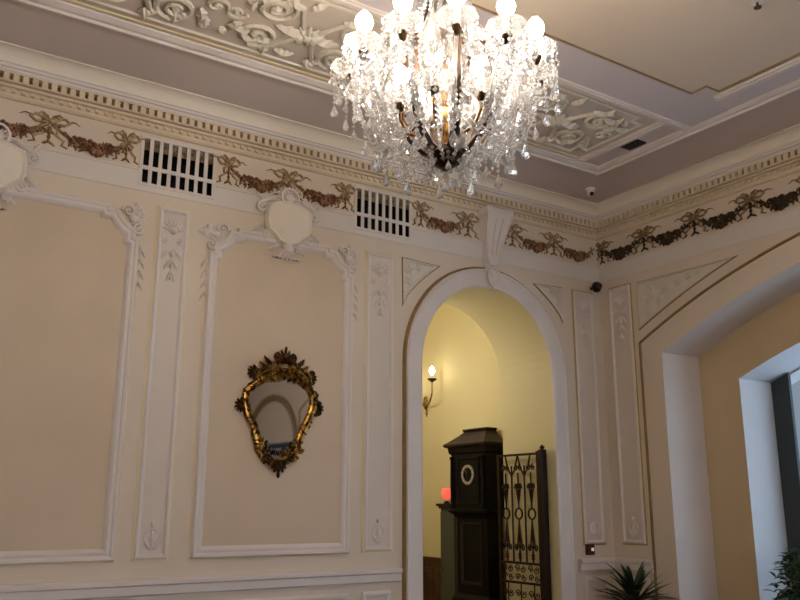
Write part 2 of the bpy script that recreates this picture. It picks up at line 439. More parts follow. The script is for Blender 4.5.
# dado rail and dado panels
def dado(name, segs):
    bm = BM()
    for (P, a, b) in segs:
        prof = [(0, 0), (0.018, 0.0), (0.018, 0.008), (0.04, 0.02), (0.044, 0.075), (0.06, 0.085), (0.06, 0.108), (0.05, 0.118), (0, 0.12)]
        # profile in (w, v-0.835)
        A = [bm.verts.new(P(a, 0.833 + v, w)) for w, v in prof]; B = [bm.verts.new(P(b, 0.833 + v, w)) for w, v in prof]
        for i in range(len(prof) - 1): bm.faces.new((A[i], A[i + 1], B[i + 1], B[i]))
        bm.faces.new(A); bm.faces.new(B)
    return struct(name, bm, 'white')
dado('trim_5', [(PA, XL, 3.875)])
dado('trim_6', [(PA, 5.885, XB), (PB, 5.425, YA)])
bm = BM()
mp = [(0, 0), (0, 0.012), (0.02, 0.018), (0.04, 0.012), (0.045, 0)]
for a, b in ((-1.9, -0.55), (-0.35, 1.5), (1.7, 1.98), (2.15, 3.4), (3.53, 3.8)): sweep(bm, rectpath(a, b, 0.25, 0.78), True, mp, PA)
sweep(bm, rectpath(5.95, 6.28, 0.25, 0.79), True, mp, PA); sweep(bm, rectpath(5.49, 5.80, 0.25, 0.79), True, mp, PB)
struct('trim_7', bm, 'white')
bm = BM()
for (P, a, b) in ((PA, XL, 3.9), (PA, 5.87, XB), (PB, 5.42, YA)): box(bm, a, b, 0, 0.16, 0, 0.025, P)
struct('baseboard_back', bm, 'white')

# ------------------------------------------------------------------ arch surrounds
def archivolt():
    bm = BM()
    arch = [(AC - AR, 0.0)] + arch_pts(AC, AR, AB, AS, 36) + [(AC + AR, 0.0)]
    # travel left->right over the arch: outward is to the left
    sweep(bm, arch, False, [(0.0, 0.0), (0.0, 0.022), (0.02, 0.032), (0.135, 0.032), (0.15, 0.045), (0.165, 0.045), (0.17, 0.03)], PA, 0)
    sweep(bm, arch, False, [(0.17, 0.03), (0.178, 0.034), (0.19, 0.02), (0.192, 0.0)], PA, 1)
    struct('trim_8', bm, ['white', 'brownline'])
archivolt()
def arch_b_trim():
    bm = BM()
    for R, dy, w in ((6.83, 3.22, 0.016),):
        o = seg_arch(R, dy, 40); path = [(o[0][0], 0)] + o + [(o[-1][0], 0)]
        sweep(bm, path, False, [(-0.012, 0), (-0.008, w), (0.008, w), (0.012, 0)], PB, 0)
    sweep(bm, [(-2.95, 0.8)] + arch_pts(-2.15, 0.95, 0.75, 2.5, 20) + [(-1.35, 0.8)], False, [(0, 0), (0, 0.03), (0.12, 0.03), (0.12, 0)], PB, 0)
    struct('trim_9', bm, ['brownline'])
arch_b_trim()

# ------------------------------------------------------------------ panels on the back wall
def wall_panel(u0, u1, v0, v1, c, label, fieldlabel=None):
    """big framed panel: beige field, white moulding with swept top corners and corner scrolls"""
    t = thing('wall_panel', label, 'wall panel', PA((u0 + u1) / 2, v0), 'large framed wall panels')
    def arc(cx, cy, r, a0, a1, n=7): return [(cx + r * cos(a0 + (a1 - a0) * i / n), cy + r * sin(a0 + (a1 - a0) * i / n)) for i in range(n + 1)]
    path = [(u0, v0), (u1, v0), (u1, v1 - 1.35 * c)]
    path += [(u1 - 0.03, v1 - 1.30 * c)] + arc(u1 + 0.02, v1 + 0.02, c * 1.1, -pi / 2 - 0.25, -pi + 0.25, 6) + [(u1 - 1.30 * c, v1 - 0.03), (u1 - 1.35 * c, v1)]
    mid = [(u0 + u1 - a, b) for a, b in reversed(path[2:])]
    path = path + mid
    prof = [(0, 0), (0.003, 0.022), (0.014, 0.040), (0.03, 0.036), (0.04, 0.026), (0.06, 0.030), (0.072, 0.022), (0.085, 0.006), (0.086, 0)]
    bm = BM(); sweep(bm, path, True, prof, PA)
    # thin inner bead
    obj('frame', bm, 'white', t)
    bm = BM(); sweep(bm, path, True, [(-0.006, 0), (-0.006, 0.008), (0.004, 0.010), (0.006, 0)], PA); obj('edge_line', bm, 'paleyellow', t)
    bm = BM()
    inner = []
    n = len(path)
    for i in range(n):
        p = Vector(path[i]); cen = Vector(((u0 + u1) / 2, (v0 + v1) / 2))
        inner.append(p)
    # field: fan of the path shrunk by 0.05
    f = bm.faces.new([bm.verts.new(PA(p.x + (0.05 if p.x < (u0 + u1) / 2 else -0.05), p.y + (0.05 if p.y < 2.5 else -0.05), 0.003)) for p in inner])
    obj('field', bm, 'field', t)
    for s in (1, -1):
        U = lambda d: (u1 + d) if s > 0 else (u0 - d)
        bm = BM()
        cx, cy = U(-c * 0.55), v1 - c * 0.55
        spiral(bm, U(-0.10), v1 - 0.04, 0.05, 1.4, pi if s > 0 else 0, PA, 0.013, 0.03, sgn=-s)
        spiral(bm, U(-0.015), v1 - 0.17, 0.045, 1.4, pi / 2, PA, 0.012, 0.03, sgn=s)
        for k in range(4):
            a = pi / 4 if s > 0 else 3 * pi / 4
            leaf(bm, U(-0.10 + 0.02 * k), v1 - 0.17 + 0.03 * k, a + (k - 1.5) * 0.55, 0.13, 0.03, 0.03, PA, base=0.012)
        blob(bm, (U(-0.06), v1 - 0.09, 0.02), (0.035, 0.035, 0.03), PA)
        blob(bm, (U(0.0), v1 - 0.03, 0.012), (0.022, 0.03, 0.022), PA)
        # husks falling down the outer side of the frame
        for k in range(4):
            z = v1 - 0.30 - 0.085 * k; r = 0.026 - 0.004 * k
            leaf(bm, U(0.012), z, -pi / 2 + 0.5, 0.075, r * 0.6, 0.022, PA, base=0.005)
            leaf(bm, U(0.012), z, -pi / 2 - 0.5, 0.075, r * 0.6, 0.022, PA, base=0.005)
            blob(bm, (U(0.012), z - 0.005, 0.012), (r * 0.5, r * 0.6, 0.018), PA)
        obj('corner_scroll', bm, 'white', t)
    return t
wall_panel(-0.445, 1.60, 1.07, 3.555, 0.17, 'large framed beige wall panel at the left edge, wider than the other')
wall_panel(2.119, 3.402, 1.07, 3.55, 0.17, 'framed beige wall panel that carries the gilt mirror')

def ornaments(bm, uc, v0, v1, wid, P, rich=1.0):
    """acanthus top drop and bottom husk inside a narrow panel"""
    top = v1 - 0.05
    hw = wid * 0.42
    # top shell and mask
    for k in range(7):
        a = pi * (0.08 + 0.84 * k / 6); leaf(bm, uc, top - 0.12, a, min(hw, 0.10), 0.016, 0.02, P, base=0.008)
    blob(bm, (uc, top - 0.12, 0.014), (0.03, 0.03, 0.028), P)
    spiral(bm, uc - hw * 0.5, top - 0.20, 0.03, 1.3, pi / 2, P, 0.008, 0.016, sgn=1)
    spiral(bm, uc + hw * 0.5, top - 0.20, 0.03, 1.3, pi / 2, P, 0.008, 0.016, sgn=-1)
    for s in (-1, 1):
        leaf(bm, uc, top - 0.26, -pi / 2 + s * 1.0, 0.12, 0.022, 0.024, P, base=0.008, curl=s * -0.6)
        leaf(bm, uc, top - 0.34, -pi / 2 + s * 0.6, 0.10, 0.02, 0.022, P, base=0.008)
        leaf(bm, uc, top - 0.43, -pi / 2 + s * 0.35, 0.09, 0.014, 0.02, P, base=0.008)
    for k in range(3): blob(bm, (uc, top - 0.30 - 0.09 * k, 0.012), (0.018 - 0.004 * k, 0.03 - 0.004 * k, 0.024), P)
    # bottom omega husk
    b = v0 + 0.06
    pts = [P(uc + 0.055 * cos(a), b + 0.085 + 0.055 * sin(a), 0.014) for a in [(-0.25 + 1.5 * k / 14) * pi for k in range(15)]]
    tube(bm, pts, 0.007, 5)
    for s in (-1, 1):
        leaf(bm, uc, b, pi / 2 + s * 0.9, 0.10, 0.02, 0.02, P, base=0.006, curl=-s * 0.8)
    leaf(bm, uc, b, pi / 2, 0.14, 0.022, 0.024, P, base=0.006)
    blob(bm, (uc, b + 0.17, 0.01), (0.012, 0.02, 0.018), P)
def pilaster(u0, u1, v0, v1, P, label):
    t = thing('pilaster_panel', label, 'pilaster', P((u0 + u1) / 2, v0), 'narrow pilaster panels')
    bm = BM(); sweep(bm, rectpath(u0, u1, v0, v1) if P is not PB else rectpath(u0, u1, v0, v1), True,
                     [(0, 0), (0, 0.018), (0.01, 0.026), (0.022, 0.024), (0.03, 0.012), (0.036, 0.008)], P); obj('frame', bm, 'white', t)
    bm = BM(); face(bm, [P(u0 + .03, v0 + .03, 0.007), P(u1 - .03, v0 + .03, 0.007), P(u1 - .03, v1 - .03, 0.007), P(u0 + .03, v1 - .03, 0.007)]); obj('field', bm, 'pilfield', t)
    bm = BM(); sweep(bm, rectpath(u0, u1, v0, v1), True, [(-0.014, 0), (-0.014, 0.006), (0.0, 0.008)], P); obj('edge_line', bm, 'goldline' if P is PB or u0 > 5 else 'paleyellow', t)
    bm = BM(); ornaments(bm, (u0 + u1) / 2, v0, v1, u1 - u0, P); obj('acanthus_ornament', bm, 'white', t)
pilaster(1.727, 1.955, 1.08, 3.60, PA, 'narrow white pilaster panel between the two large framed panels')
pilaster(3.536, 3.80, 1.085, 3.56, PA, 'narrow white pilaster panel between mirror panel and arched doorway')
pilaster(5.98, 6.255, 1.085, 3.565, PA, 'narrow pilaster panel right of the arched doorway, on the back wall by the corner')
pilaster(5.50, 5.775, 1.09, 3.60, PB, 'narrow pilaster panel on the right wall beside the corner')

def spandrel(path, P, label, seeds, ex=0.0):
    us = [p[0] for p in path]; vs = [p[1] for p in path]
    t = thing('spandrel_panel', label, 'spandrel panel', P(sum(us) / len(us), min(vs)), 'spandrel panels')
    ar = sum(path[i][0] * path[(i + 1) % len(path)][1] - path[(i + 1) % len(path)][0] * path[i][1] for i in range(len(path)))
    if ar < 0: path = path[::-1]
    bm = BM(); sweep(bm, path, True, [(0, 0), (0.002, 0.014), (0.014, 0.018), (0.022, 0.006)], P); obj('frame', bm, 'cream' if P is PB else 'white', t)
    bm = BM(); sweep(bm, path, True, [(-0.008, 0), (-0.008, 0.006), (0.003, 0.012)], P); obj('edge_line', bm, 'brownline', t)
    bm = BM(); bm.faces.new([bm.verts.new(P(a, b, 0.002)) for a, b in path]); obj('field', bm, 'relief', t)
    bm = BM()
    for (u, v, r, s) in seeds:
        spiral(bm, u, v, r, 1.5, pi / 2, P, max(0.005, r * 0.16), 0.006, sgn=s)
        for k in range(4): leaf(bm, u, v, k * pi / 2 + 0.4, r * 1.25, r * 0.25, 0.014, P, base=0.003)
    obj('scroll_ornament', bm, 'relief', t)
def arcA(cx, a, b, cz, t0, t1, n=10): return [(cx + a * cos(radians(t0 + (t1 - t0) * i / n)), cz + b * sin(radians(t0 + (t1 - t0) * i / n))) for i in range(n + 1)]
# left of the door arch: top line, vertical, concave arc
R1 = 1.06
def onA(x): return 2.65 + 1.08 * sqrt(max(0, 1 - ((x - 4.893) / R1) ** 2))
xs = [3.91 + (4.30 - 3.91) * i / 10 for i in range(11)]
spandrel([(3.905, 3.566)] + [(x, 3.15 + (3.55 - 3.15) * ((x - 3.91) / .39) ** 0.72) for x in xs], PA,
         'small triangular relief panel left above the arched doorway', [(3.98, 3.47, 0.05, 1), (4.07, 3.50, 0.035, -1), (3.965, 3.36, 0.035, -1)])
xs = [5.822 - (5.822 - 5.463) * i / 10 for i in range(11)]
spandrel([(5.822, 3.569)] + [(x, 3.22 + (3.555 - 3.22) * ((5.822 - x) / .359) ** 0.72) for x in xs], PA,
         'small triangular relief panel right above the arched doorway', [(5.76, 3.49, 0.04, 1), (5.68, 3.51, 0.03, -1), (5.77, 3.40, 0.03, -1)])
pb = [(5.41, 3.592)] + [(y, BZ + sqrt(6.945 ** 2 - (y - BC) ** 2)) for y in [5.41 - (5.41 - 4.285) * i / 14 for i in range(15)]]
spandrel(pb, PB, 'long triangular relief panel on the right wall above the big arch',
         [(5.28, 3.45, 0.08, 1), (5.10, 3.48, 0.065, -1), (4.93, 3.51, 0.05, 1), (5.30, 3.28, 0.055, -1), (4.80, 3.53, 0.035, -1), (5.16, 3.36, 0.04, 1), (4.70, 3.545, 0.025, 1)])

# ------------------------------------------------------------------ cartouches over the panels
def cartouche(uc, label):
    t = thing('cartouche', label, 'cartouche', PA(uc, 3.38), 'plaster cartouches')
    bm = BM()   # shield body
    out = [(-0.10, 3.835), (0, 3.85), (0.10, 3.835), (0.185, 3.80), (0.205, 3.74), (0.205, 3.64), (0.19, 3.575), (0.13, 3.535), (0.09, 3.49), (0, 3.46), (-0.09, 3.49), (-0.13, 3.535), (-0.19, 3.575), (-0.205, 3.64), (-0.205, 3.74), (-0.185, 3.80)]
    n = len(out); rings = []
    for s, w in ((1, 0.006), (1, 0.045), (0.93, 0.07), (0.84, 0.062), (0.55, 0.082), (0.25, 0.092)):
        rings.append([bm.verts.new(PA(uc + u * s, 3.66 + (v - 3.66) * s, w)) for u, v in out])
    for a, b in zip(rings, rings[1:]):
        for i in range(n): bm.faces.new((a[i], a[(i + 1) % n], b[(i + 1) % n], b[i]))
    bm.faces.new(rings[-1])
    obj('shield', bm, 'cove', t, smooth=False)
    for s in (-1, 1):
        bm = BM()
        spiral(bm, uc + s * 0.235, 3.76, 0.045, 1.5, pi / 2, PA, 0.016, 0.03, sgn=-s, tail=[(uc + s * 0.12, 3.86), (uc + s * 0.2, 3.83)])
        spiral(bm, uc + s * 0.19, 3.545, 0.04, 1.4, pi / 2 + s * 0.8, PA, 0.014, 0.03, sgn=s, tail=[(uc + s * 0.2, 3.64)])
        leaf(bm, uc + s * 0.2, 3.62, -pi / 2 + s * 0.9, 0.14, 0.028, 0.035, PA, base=0.01)
        leaf(bm, uc + s * 0.06, 3.47, -pi / 2 + s * 1.1, 0.12, 0.026, 0.03, PA, base=0.015)
        leaf(bm, uc + s * 0.22, 3.80, pi / 2 - s * 0.6, 0.12, 0.024, 0.03, PA, base=0.012)
        obj('side_scroll', bm, 'white', t)
    bm = BM()   # lower tongue
    for k in range(5): leaf(bm, uc, 3.47, -pi / 2 + (k - 2) * 0.3, 0.13, 0.022, 0.035, PA, base=0.02)
    blob(bm, (uc, 3.45, 0.045), (0.05, 0.05, 0.03), PA); blob(bm, (uc, 3.385, 0.02), (0.02, 0.025, 0.025), PA)
    for s in (-1, 1): blob(bm, (uc + s * 0.06, 3.375, 0.015), (0.025, 0.014, 0.02), PA, 0); blob(bm, (uc + s * 0.11, 3.372, 0.012), (0.02, 0.01, 0.016), PA)
    obj('tongue', bm, 'white', t)
    bm = BM(); face(bm, [PA(uc - .11, 3.36, 0.012), PA(uc + .11, 3.36, 0.012), PA(uc + .10, 3.374, 0.012), PA(uc - .10, 3.374, 0.012)])
    bmesh.ops.solidify(bm, geom=bm.faces[:], thickness=0.01); obj('tinted_edge', bm, 'brownline', t)
    bm = BM()   # crest shell
    for k in range(9):
        a = pi * (0.05 + 0.9 * k / 8); leaf(bm, uc, 3.86, a, 0.13, 0.022, 0.03, PA, base=0.02)
    blob(bm, (uc, 3.87, 0.04), (0.045, 0.045, 0.03), PA)
    pts = [PA(uc + 0.075 * cos(a), 3.88 + 0.075 * sin(a), 0.05) for a in [2 * pi * k / 16 for k in range(17)]]
    tube(bm, pts, 0.012, 5, caps=False)
    obj('crest_shell', bm, 'white', t)
cartouche(2.775, 'white plaster cartouche centred over the mirror panel')
cartouche(0.585, 'white plaster cartouche half cut off by the left edge, over the wide panel')

# keystone
def keystone():
    t = thing('keystone', 'white scrolled keystone bracket above the crown of the arched doorway', 'keystone', PA(4.93, 3.45))
    bm = BM()
    lv = [(4.20, 0.165, 0.15), (4.14, 0.165, 0.165), (4.10, 0.15, 0.15), (4.02, 0.135, 0.12), (3.92, 0.115, 0.095), (3.82, 0.095, 0.075), (3.74, 0.08, 0.07), (3.69, 0.075, 0.085), (3.65, 0.06, 0.07), (3.64, 0.05, 0.04)]
    uc = lambda z: 4.905 + (z - 3.64) * 0.07
    rings = []
    for z, hw, d in lv:
        c = uc(z)
        rings.append([bm.verts.new(PA(c - hw, z, 0.0)), bm.verts.new(PA(c - hw, z, d * 0.9)), bm.verts.new(PA(c - hw * 0.72, z, d)), bm.verts.new(PA(c - hw * 0.6, z, d * 0.88)),
                      bm.verts.new(PA(c + hw * 0.6, z, d * 0.88)), bm.verts.new(PA(c + hw * 0.72, z, d)), bm.verts.new(PA(c + hw, z, d * 0.9)), bm.verts.new(PA(c + hw, z, 0.0))])
    for a, b in zip(rings, rings[1:]):
        for i in range(7): bm.faces.new((a[i], a[i + 1], b[i + 1], b[i]))
    bm.faces.new(rings[0]); bm.faces.new(rings[-1])
    obj('bracket', bm, 'white', t)
    bm = BM()
    for k in (-0.5, 0.5):
        a = [PA(uc(z) + k * hw * 0.55, z, d * 0.88 + 0.004) for z, hw, d in lv[2:7]]
        tube(bm, a, 0.009, 5)
    obj('flutes', bm, 'relief', t)
    bm = BM()
    c = 4.90
    for k in range(7): leaf(bm, c, 3.60, pi * (0.0 + k / 6), 0.10, 0.018, 0.03, PA, base=0.03)
    for s in (-1, 1): spiral(bm, c + s * 0.07, 3.63, 0.03, 1.3, pi / 2, PA, 0.010, 0.05, sgn=-s)
    blob(bm, (c, 3.535, 0.05), (0.06, 0.085, 0.03), PA)
    pts = [PA(c + 0.06 * cos(a), 3.535 + 0.085 * sin(a), 0.06) for a in [2 * pi * k / 16 for k in range(17)]]
    tube(bm, pts, 0.010, 5, caps=False)
    leaf(bm, c, 3.46, -pi / 2, 0.07, 0.02, 0.02, PA, base=0.03)
    obj('medallion', bm, 'white', t)
keystone()

# ------------------------------------------------------------------ frieze garlands (bows and fruit swags)
def make_swag(W, seed, fruitm, name='fruit_swag'):
    rnd = random.Random(seed)
    t = thing(name, '', 'garland', (0, 0, 0)); 
    def c(s):       # s in -1..1
        return (s * W / 2, -0.125 * (1 - s * s) + 0.0)
    bm = BM()
    for i in range(95):
        s = rnd.triangular(-0.72, 0.72, 0); x, z = c(s); th = 0.046 * (1 - abs(s / 0.75) ** 1.6) + 0.004
        r = rnd.uniform(0.010, 0.020) * (1.15 - 0.4 * abs(s))
        blob(bm, (x, z + rnd.uniform(-th, th), 0.012 + rnd.uniform(0, 0.6) * th), (r, r, r), FR, 0, 6)
    obj('fruit_cluster', bm, fruitm, t, local=True)
    bm = BM()
    for i in range(30):
        s = rnd.uniform(-0.97, 0.97); x, z = c(s); up = rnd.choice((-1, 1))
        leaf(bm, x, z + up * 0.012, up * pi / 2 + rnd.uniform(-1.1, 1.1), 0.055 * (1.1 - 0.5 * abs(s)), 0.012, 0.018, FR, base=0.006)
    for s in (-1, 1):
        pts = [FR(c(s * q)[0], c(s * q)[1] + 0.004, 0.012) for q in (0.55, 0.7, 0.85, 1.0)]
        tube(bm, pts, [0.014, 0.012, 0.009, 0.006], 5)
    obj('leaf_spray', bm, 'leafgold' if fruitm == 'fruit' else 'fruitb', t, local=True)
    return t
def make_bow(name, m):
    t = thing(name, '', 'ribbon bow', (0, 0, 0))
    bm = BM()
    for s in (-1, 1):
        loop = [(0, 0), (s * 0.035, 0.035), (s * 0.085, 0.045), (s * 0.11, 0.018), (s * 0.08, -0.008), (s * 0.03, -0.006), (0, 0)]
        tube(bm, [FR(a, b, 0.014) for a, b in loop], 0.011, 5)
        loop = [(0, 0.0), (s * 0.02, 0.05), (s * 0.05, 0.07), (s * 0.07, 0.05), (s * 0.03, 0.01)]
        tube(bm, [FR(a, b, 0.012) for a, b in loop], 0.009, 5)
    blob(bm, (0, 0.005, 0.016), (0.018, 0.018, 0.018), FR)
    obj('bow_loops', bm, m, t, local=True)
    bm = BM()
    for s in (-1, 1):
        tail = [(s * 0.01, -0.01), (s * 0.05, -0.045), (s * 0.04, -0.09), (s * 0.085, -0.12), (s * 0.075, -0.155), (s * 0.11, -0.17)]
        tube(bm, [FR(a, b, 0.010) for a, b in tail], [0.013, 0.012, 0.011, 0.010, 0.009, 0.006], 5)
        tail = [(s * 0.09, 0.03), (s * 0.14, 0.04), (s * 0.17, 0.02)]
        tube(bm, [FR(a, b, 0.010) for a, b in tail], [0.006, 0.005, 0.003], 5)
    obj('ribbon_tails', bm, m, t, local=True)
    bm = BM()
    for k in range(4): blob(bm, (0, -0.045 - 0.032 * k, 0.012), (0.014 - 0.001 * k, 0.018, 0.014), FR)
    for s in (-1, 1): leaf(bm, 0, -0.14, -pi / 2 + s * 0.9, 0.05, 0.012, 0.015, FR, base=0.005); leaf(bm, 0, -0.05, -pi / 2 + s * 0.7, 0.05, 0.010, 0.015, FR, base=0.005)
    obj('husk_drop', bm, 'leafgold' if m == 'ribbon' else 'fruitb', t, local=True)
    return t
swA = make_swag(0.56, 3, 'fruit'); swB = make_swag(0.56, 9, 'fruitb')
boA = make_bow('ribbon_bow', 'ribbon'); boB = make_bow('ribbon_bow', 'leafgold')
used = set()
def put(proto, loc, rz, label, group, scl=(1, 1, 1)):
    if proto.name not in used:
        used.add(proto.name); proto.location = loc; proto.rotation_euler = (0, 0, rz); proto.scale = scl
        proto['label'] = label; proto['group'] = group; return proto
    return dup(proto, loc, rz, label, group, scl)
GZ = 4.065
for i, (a, b, lab) in enumerate((
        (0.34, 0.91, 'reddish bronze fruit swag cut by the left edge of the frieze'),
        (0.91, 1.50, 'reddish bronze fruit swag ending just left of the left wall vent'),
        (2.22, 2.775, 'bronze fruit swag starting just right of the left wall vent'),
        (2.775, 3.36, 'bronze fruit swag between the mirror panel cartouche and the right wall vent'),
        (4.05, 4.615, 'bronze fruit swag just right of the right wall vent'),
        (5.20, 5.74, 'bronze fruit swag just right of the doorway keystone'),
        (5.74, 6.32, 'bronze fruit swag on the back wall ending in the room corner'))):
    put(swA, PA((a + b) / 2, GZ), 0, lab, 'fruit swags of the frieze', ((b - a) / 0.56, 1, 1))
for i, (u, lab) in enumerate(((0.91, 'ribbon bow between the two leftmost fruit swags'), (1.45, 'ribbon bow touching the left side of the left wall vent'),
        (2.25, 'ribbon bow touching the right side of the left wall vent'), (2.775, 'ribbon bow above the cartouche of the mirror panel'), (3.31, 'ribbon bow touching the left side of the right wall vent'),
        (4.10, 'ribbon bow touching the right side of the right wall vent'), (4.64, 'ribbon bow left of the doorway keystone'), (5.19, 'ribbon bow right of the doorway keystone'), (5.74, 'ribbon bow between the keystone and the room corner'))):
    put(boA, PA(u, GZ), 0, lab, 'ribbon bows of the frieze', (0.85, 1, 1) if i in (1, 2, 4, 5) else (1.2, 1, 1.0))
yb = [5.88, 5.28, 4.68, 4.09, 3.50, 2.90, 2.30]
wb = ['nearest the room corner', 'second from the room corner', 'third from the room corner', 'at the right edge of the photo', 'past the right edge, above the arch', 'past the right edge, over the middle of the arch']
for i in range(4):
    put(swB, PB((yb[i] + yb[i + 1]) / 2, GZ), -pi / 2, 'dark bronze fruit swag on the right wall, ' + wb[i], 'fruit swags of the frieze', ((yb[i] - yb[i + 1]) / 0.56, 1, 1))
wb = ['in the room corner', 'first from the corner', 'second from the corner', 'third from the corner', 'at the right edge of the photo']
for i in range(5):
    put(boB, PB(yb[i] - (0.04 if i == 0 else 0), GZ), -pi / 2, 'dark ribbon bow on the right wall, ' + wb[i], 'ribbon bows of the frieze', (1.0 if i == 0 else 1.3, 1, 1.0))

# ------------------------------------------------------------------ wall vents
def vent(u0, u1, label):
    t = thing('wall_vent', label, 'vent', PA((u0 + u1) / 2, 3.755), 'frieze vents')
    n = 8; p = (u1 - u0) / n; bw = p * 0.40
    bm = BM(); box(bm, u0 - 0.008, u1 + 0.008, 3.757, 4.128, -0.155, -0.15, PA)
    for q in (u0 - 0.008, u1 + 0.006): box(bm, q, q + 0.002, 3.757, 4.128, -0.15, -0.002, PA)
    for q in (3.757, 4.126): box(bm, u0 - 0.006, u1 + 0.006, q, q + 0.002, -0.15, -0.002, PA)
    obj('cavity', bm, 'black', t)
    for i in range(n + 1):
        bm = BM(); u = u0 + p * i - bw / 2
        a = max(u, u0 - 0.012); b = min(u + bw, u1 + 0.012)
        box(bm, a, b, 3.765, 4.125, 0.0, 0.010, PA); obj('bar', bm, 'frieze', t)
    bm = BM(); box(bm, u0 - 0.012, u1 + 0.012, 3.872, 3.902, 0.0, 0.013, PA)
    box(bm, u0 - 0.012, u1 + 0.012, 4.118, 4.14, -0.02, 0.014, PA); box(bm, u0 - 0.012, u1 + 0.012, 3.745, 3.768, -0.02, 0.012, PA); obj('cross_rail', bm, 'frieze', t)
    bm = BM(); face(bm, [PA(u0, 4.125, -0.008), PA(u1, 4.125, -0.008), PA(u1, 4.035, -0.016), PA(u0, 4.035, -0.016)])
    bmesh.ops.solidify(bm, geom=bm.faces[:], thickness=0.006); obj('baffle', bm, 'ribbon', t)
vent(1.565, 2.135, 'slotted black and cream wall vent left of the mirror cartouche')
vent(3.415, 3.99, 'slotted black and cream wall vent above the pilaster left of the doorway')

# ------------------------------------------------------------------ ceiling mouldings
def ceiling_trims():
    P = PC
    # outer frame (inside of it is to the left when travelling clockwise seen from below); rectangle path
    x0, x1, y0, y1 = -1.4, 5.56, -3.2, 5.09
    bm = BM()
    pr = [(0, 0), (0, 0.03), (0.02, 0.045), (0.04, 0.045), (0.05, 0.03), (0.075, 0.03), (0.095, 0.02), (0.11, 0.012), (0.112, 0)]
    sweep(bm, rectpath(x0, x1, y0, y1), True, pr, P); struct('trim_10', bm, 'white')
    bm = BM()    # gilt inner line along the ornate compartment
    box(bm, x0 + 0.14, 5.15, 4.925, 4.94, 0, 0.012, P); struct('trim_11', bm, 'paleyellow')
    bm = BM()    # rail that closes the ornate compartment on the room side
    for q0, q1, w in ((3.955, 4.02, 0.028), (3.97, 4.0, 0.038)): box(bm, x0 + .11, 5.45, q0, q1, 0, w, P)
    struct('trim_12', bm, 'white')
    bm = BM()    # flat band between compartments
    box(bm, x0 + .11, 5.45, 3.605, 3.955, 0, 0.012, P); box(bm, 5.252, 5.45, y0 + .11, 3.605, 0, 0.008, P); struct('trim_13', bm, 'band')
    bm = BM()    # rails near the right wall
    for a, b in ((4.02, 4.925), (y0 + .3, 3.53)):
        box(bm, 5.17, 5.25, a, b, 0, 0.024, P); box(bm, 5.19, 5.225, a, b, 0, 0.034, P)
    struct('trim_14', bm, 'white')
    bm = BM()    # centre field with stepped corner and its thin edge line
    pth = [(x0 + .3, y0 + .3), (5.13, y0 + .3), (5.13, 3.46), (4.99, 3.46), (4.99, 3.595), (x0 + .3, 3.595)]
    bm.faces.new([bm.verts.new(P(a, b, 0.004)) for a, b in pth])
    struct('trim_15', bm, 'ceilcentre')
    bm = BM(); sweep(bm, pth, True, [(0, 0), (0, 0.014), (0.007, 0.016), (0.012, 0)], P); struct('trim_16', bm, 'brownline')
    return x0
x0c = ceiling_trims()
def ceiling_relief():
    rnd = random.Random(4)
    t = thing('ceiling_relief', 'ornate plaster relief panel of scrolls on the ceiling along the back wall', 'ceiling relief', (2.0, 4.45, ZC))
    bm = BM(); face(bm, [PC(-1.25, 4.02, 0.003), PC(5.15, 4.02, 0.003), PC(5.15, 4.925, 0.003), PC(-1.25, 4.925, 0.003)]); obj('ground', bm, 'reliefbg', t)
    bm = BM()    # shaped inner edge line with stepped ends
    pth = [(-1.15, 4.07), (4.98, 4.07), (4.98, 4.16), (5.10, 4.16), (5.10, 4.78), (4.98, 4.78), (4.98, 4.87), (-1.15, 4.87)]
    sweep(bm, pth, True, [(0, 0), (0, 0.014), (0.014, 0.018), (0.022, 0)], PC); obj('edge_moulding', bm, 'relief', t)
    for c in [4.46 - 1.13 * k for k in range(5)]:
        bm = BM()
        # paired scroll groups around a rosette
        for s in (-1, 1):
            for q in (-1, 1):
                spiral(bm, c + s * 0.30, 4.47 + q * 0.17, 0.14, 1.8, pi * (0.5 if q > 0 else 1.5), PC, 0.020, 0.012, sgn=s * q, tail=[(c + s * 0.06, 4.47 + q * 0.06), (c + s * 0.16, 4.47 + q * 0.26)])
                for k in range(5):
                    leaf(bm, c + s * (0.12 + 0.09 * k), 4.47 + q * (0.27 - 0.03 * k), (q * pi / 2 if k % 2 else q * 0.6) + s * 0.5, 0.15, 0.038, 0.04, PC, base=0.006, curl=rnd.uniform(-1, 1))
                leaf(bm, c + s * 0.42, 4.47 + q * 0.08, q * 0.9 if s > 0 else pi - q * 0.9, 0.17, 0.04, 0.04, PC, base=0.006, curl=s * q)
                blob(bm, (c + s * 0.50, 4.47 + q * 0.25, 0.01), (0.035, 0.035, 0.03), PC)
            leaf(bm, c + s * 0.02, 4.47, 0 if s > 0 else pi, 0.22, 0.06, 0.05, PC, base=0.01)
            spiral(bm, c + s * 0.50, 4.47, 0.075, 1.4, 0, PC, 0.014, 0.012, sgn=-s)
        for k in range(10): leaf(bm, c, 4.47, 2 * pi * k / 10, 0.12, 0.028, 0.04, PC, base=0.012)
        blob(bm, (c, 4.47, 0.03), (0.045, 0.045, 0.035), PC)
        obj('scroll_group', bm, 'relief', t)
ceiling_relief()
bm = BM(); box(bm, 5.262, 5.40, 4.38, 4.56, 0, 0.012, PC)
o = obj('ceiling_grille', bm, 'dark'); tag(o, 'small dark square grille in the ceiling strip near the corner', 'vent')
for k in range(4):
    bm = BM(); box(bm, 5.275, 5.375, 4.41 + 0.034 * k, 4.424 + 0.034 * k, 0.012, 0.016, PC); obj('slat', bm, 'dark', o)
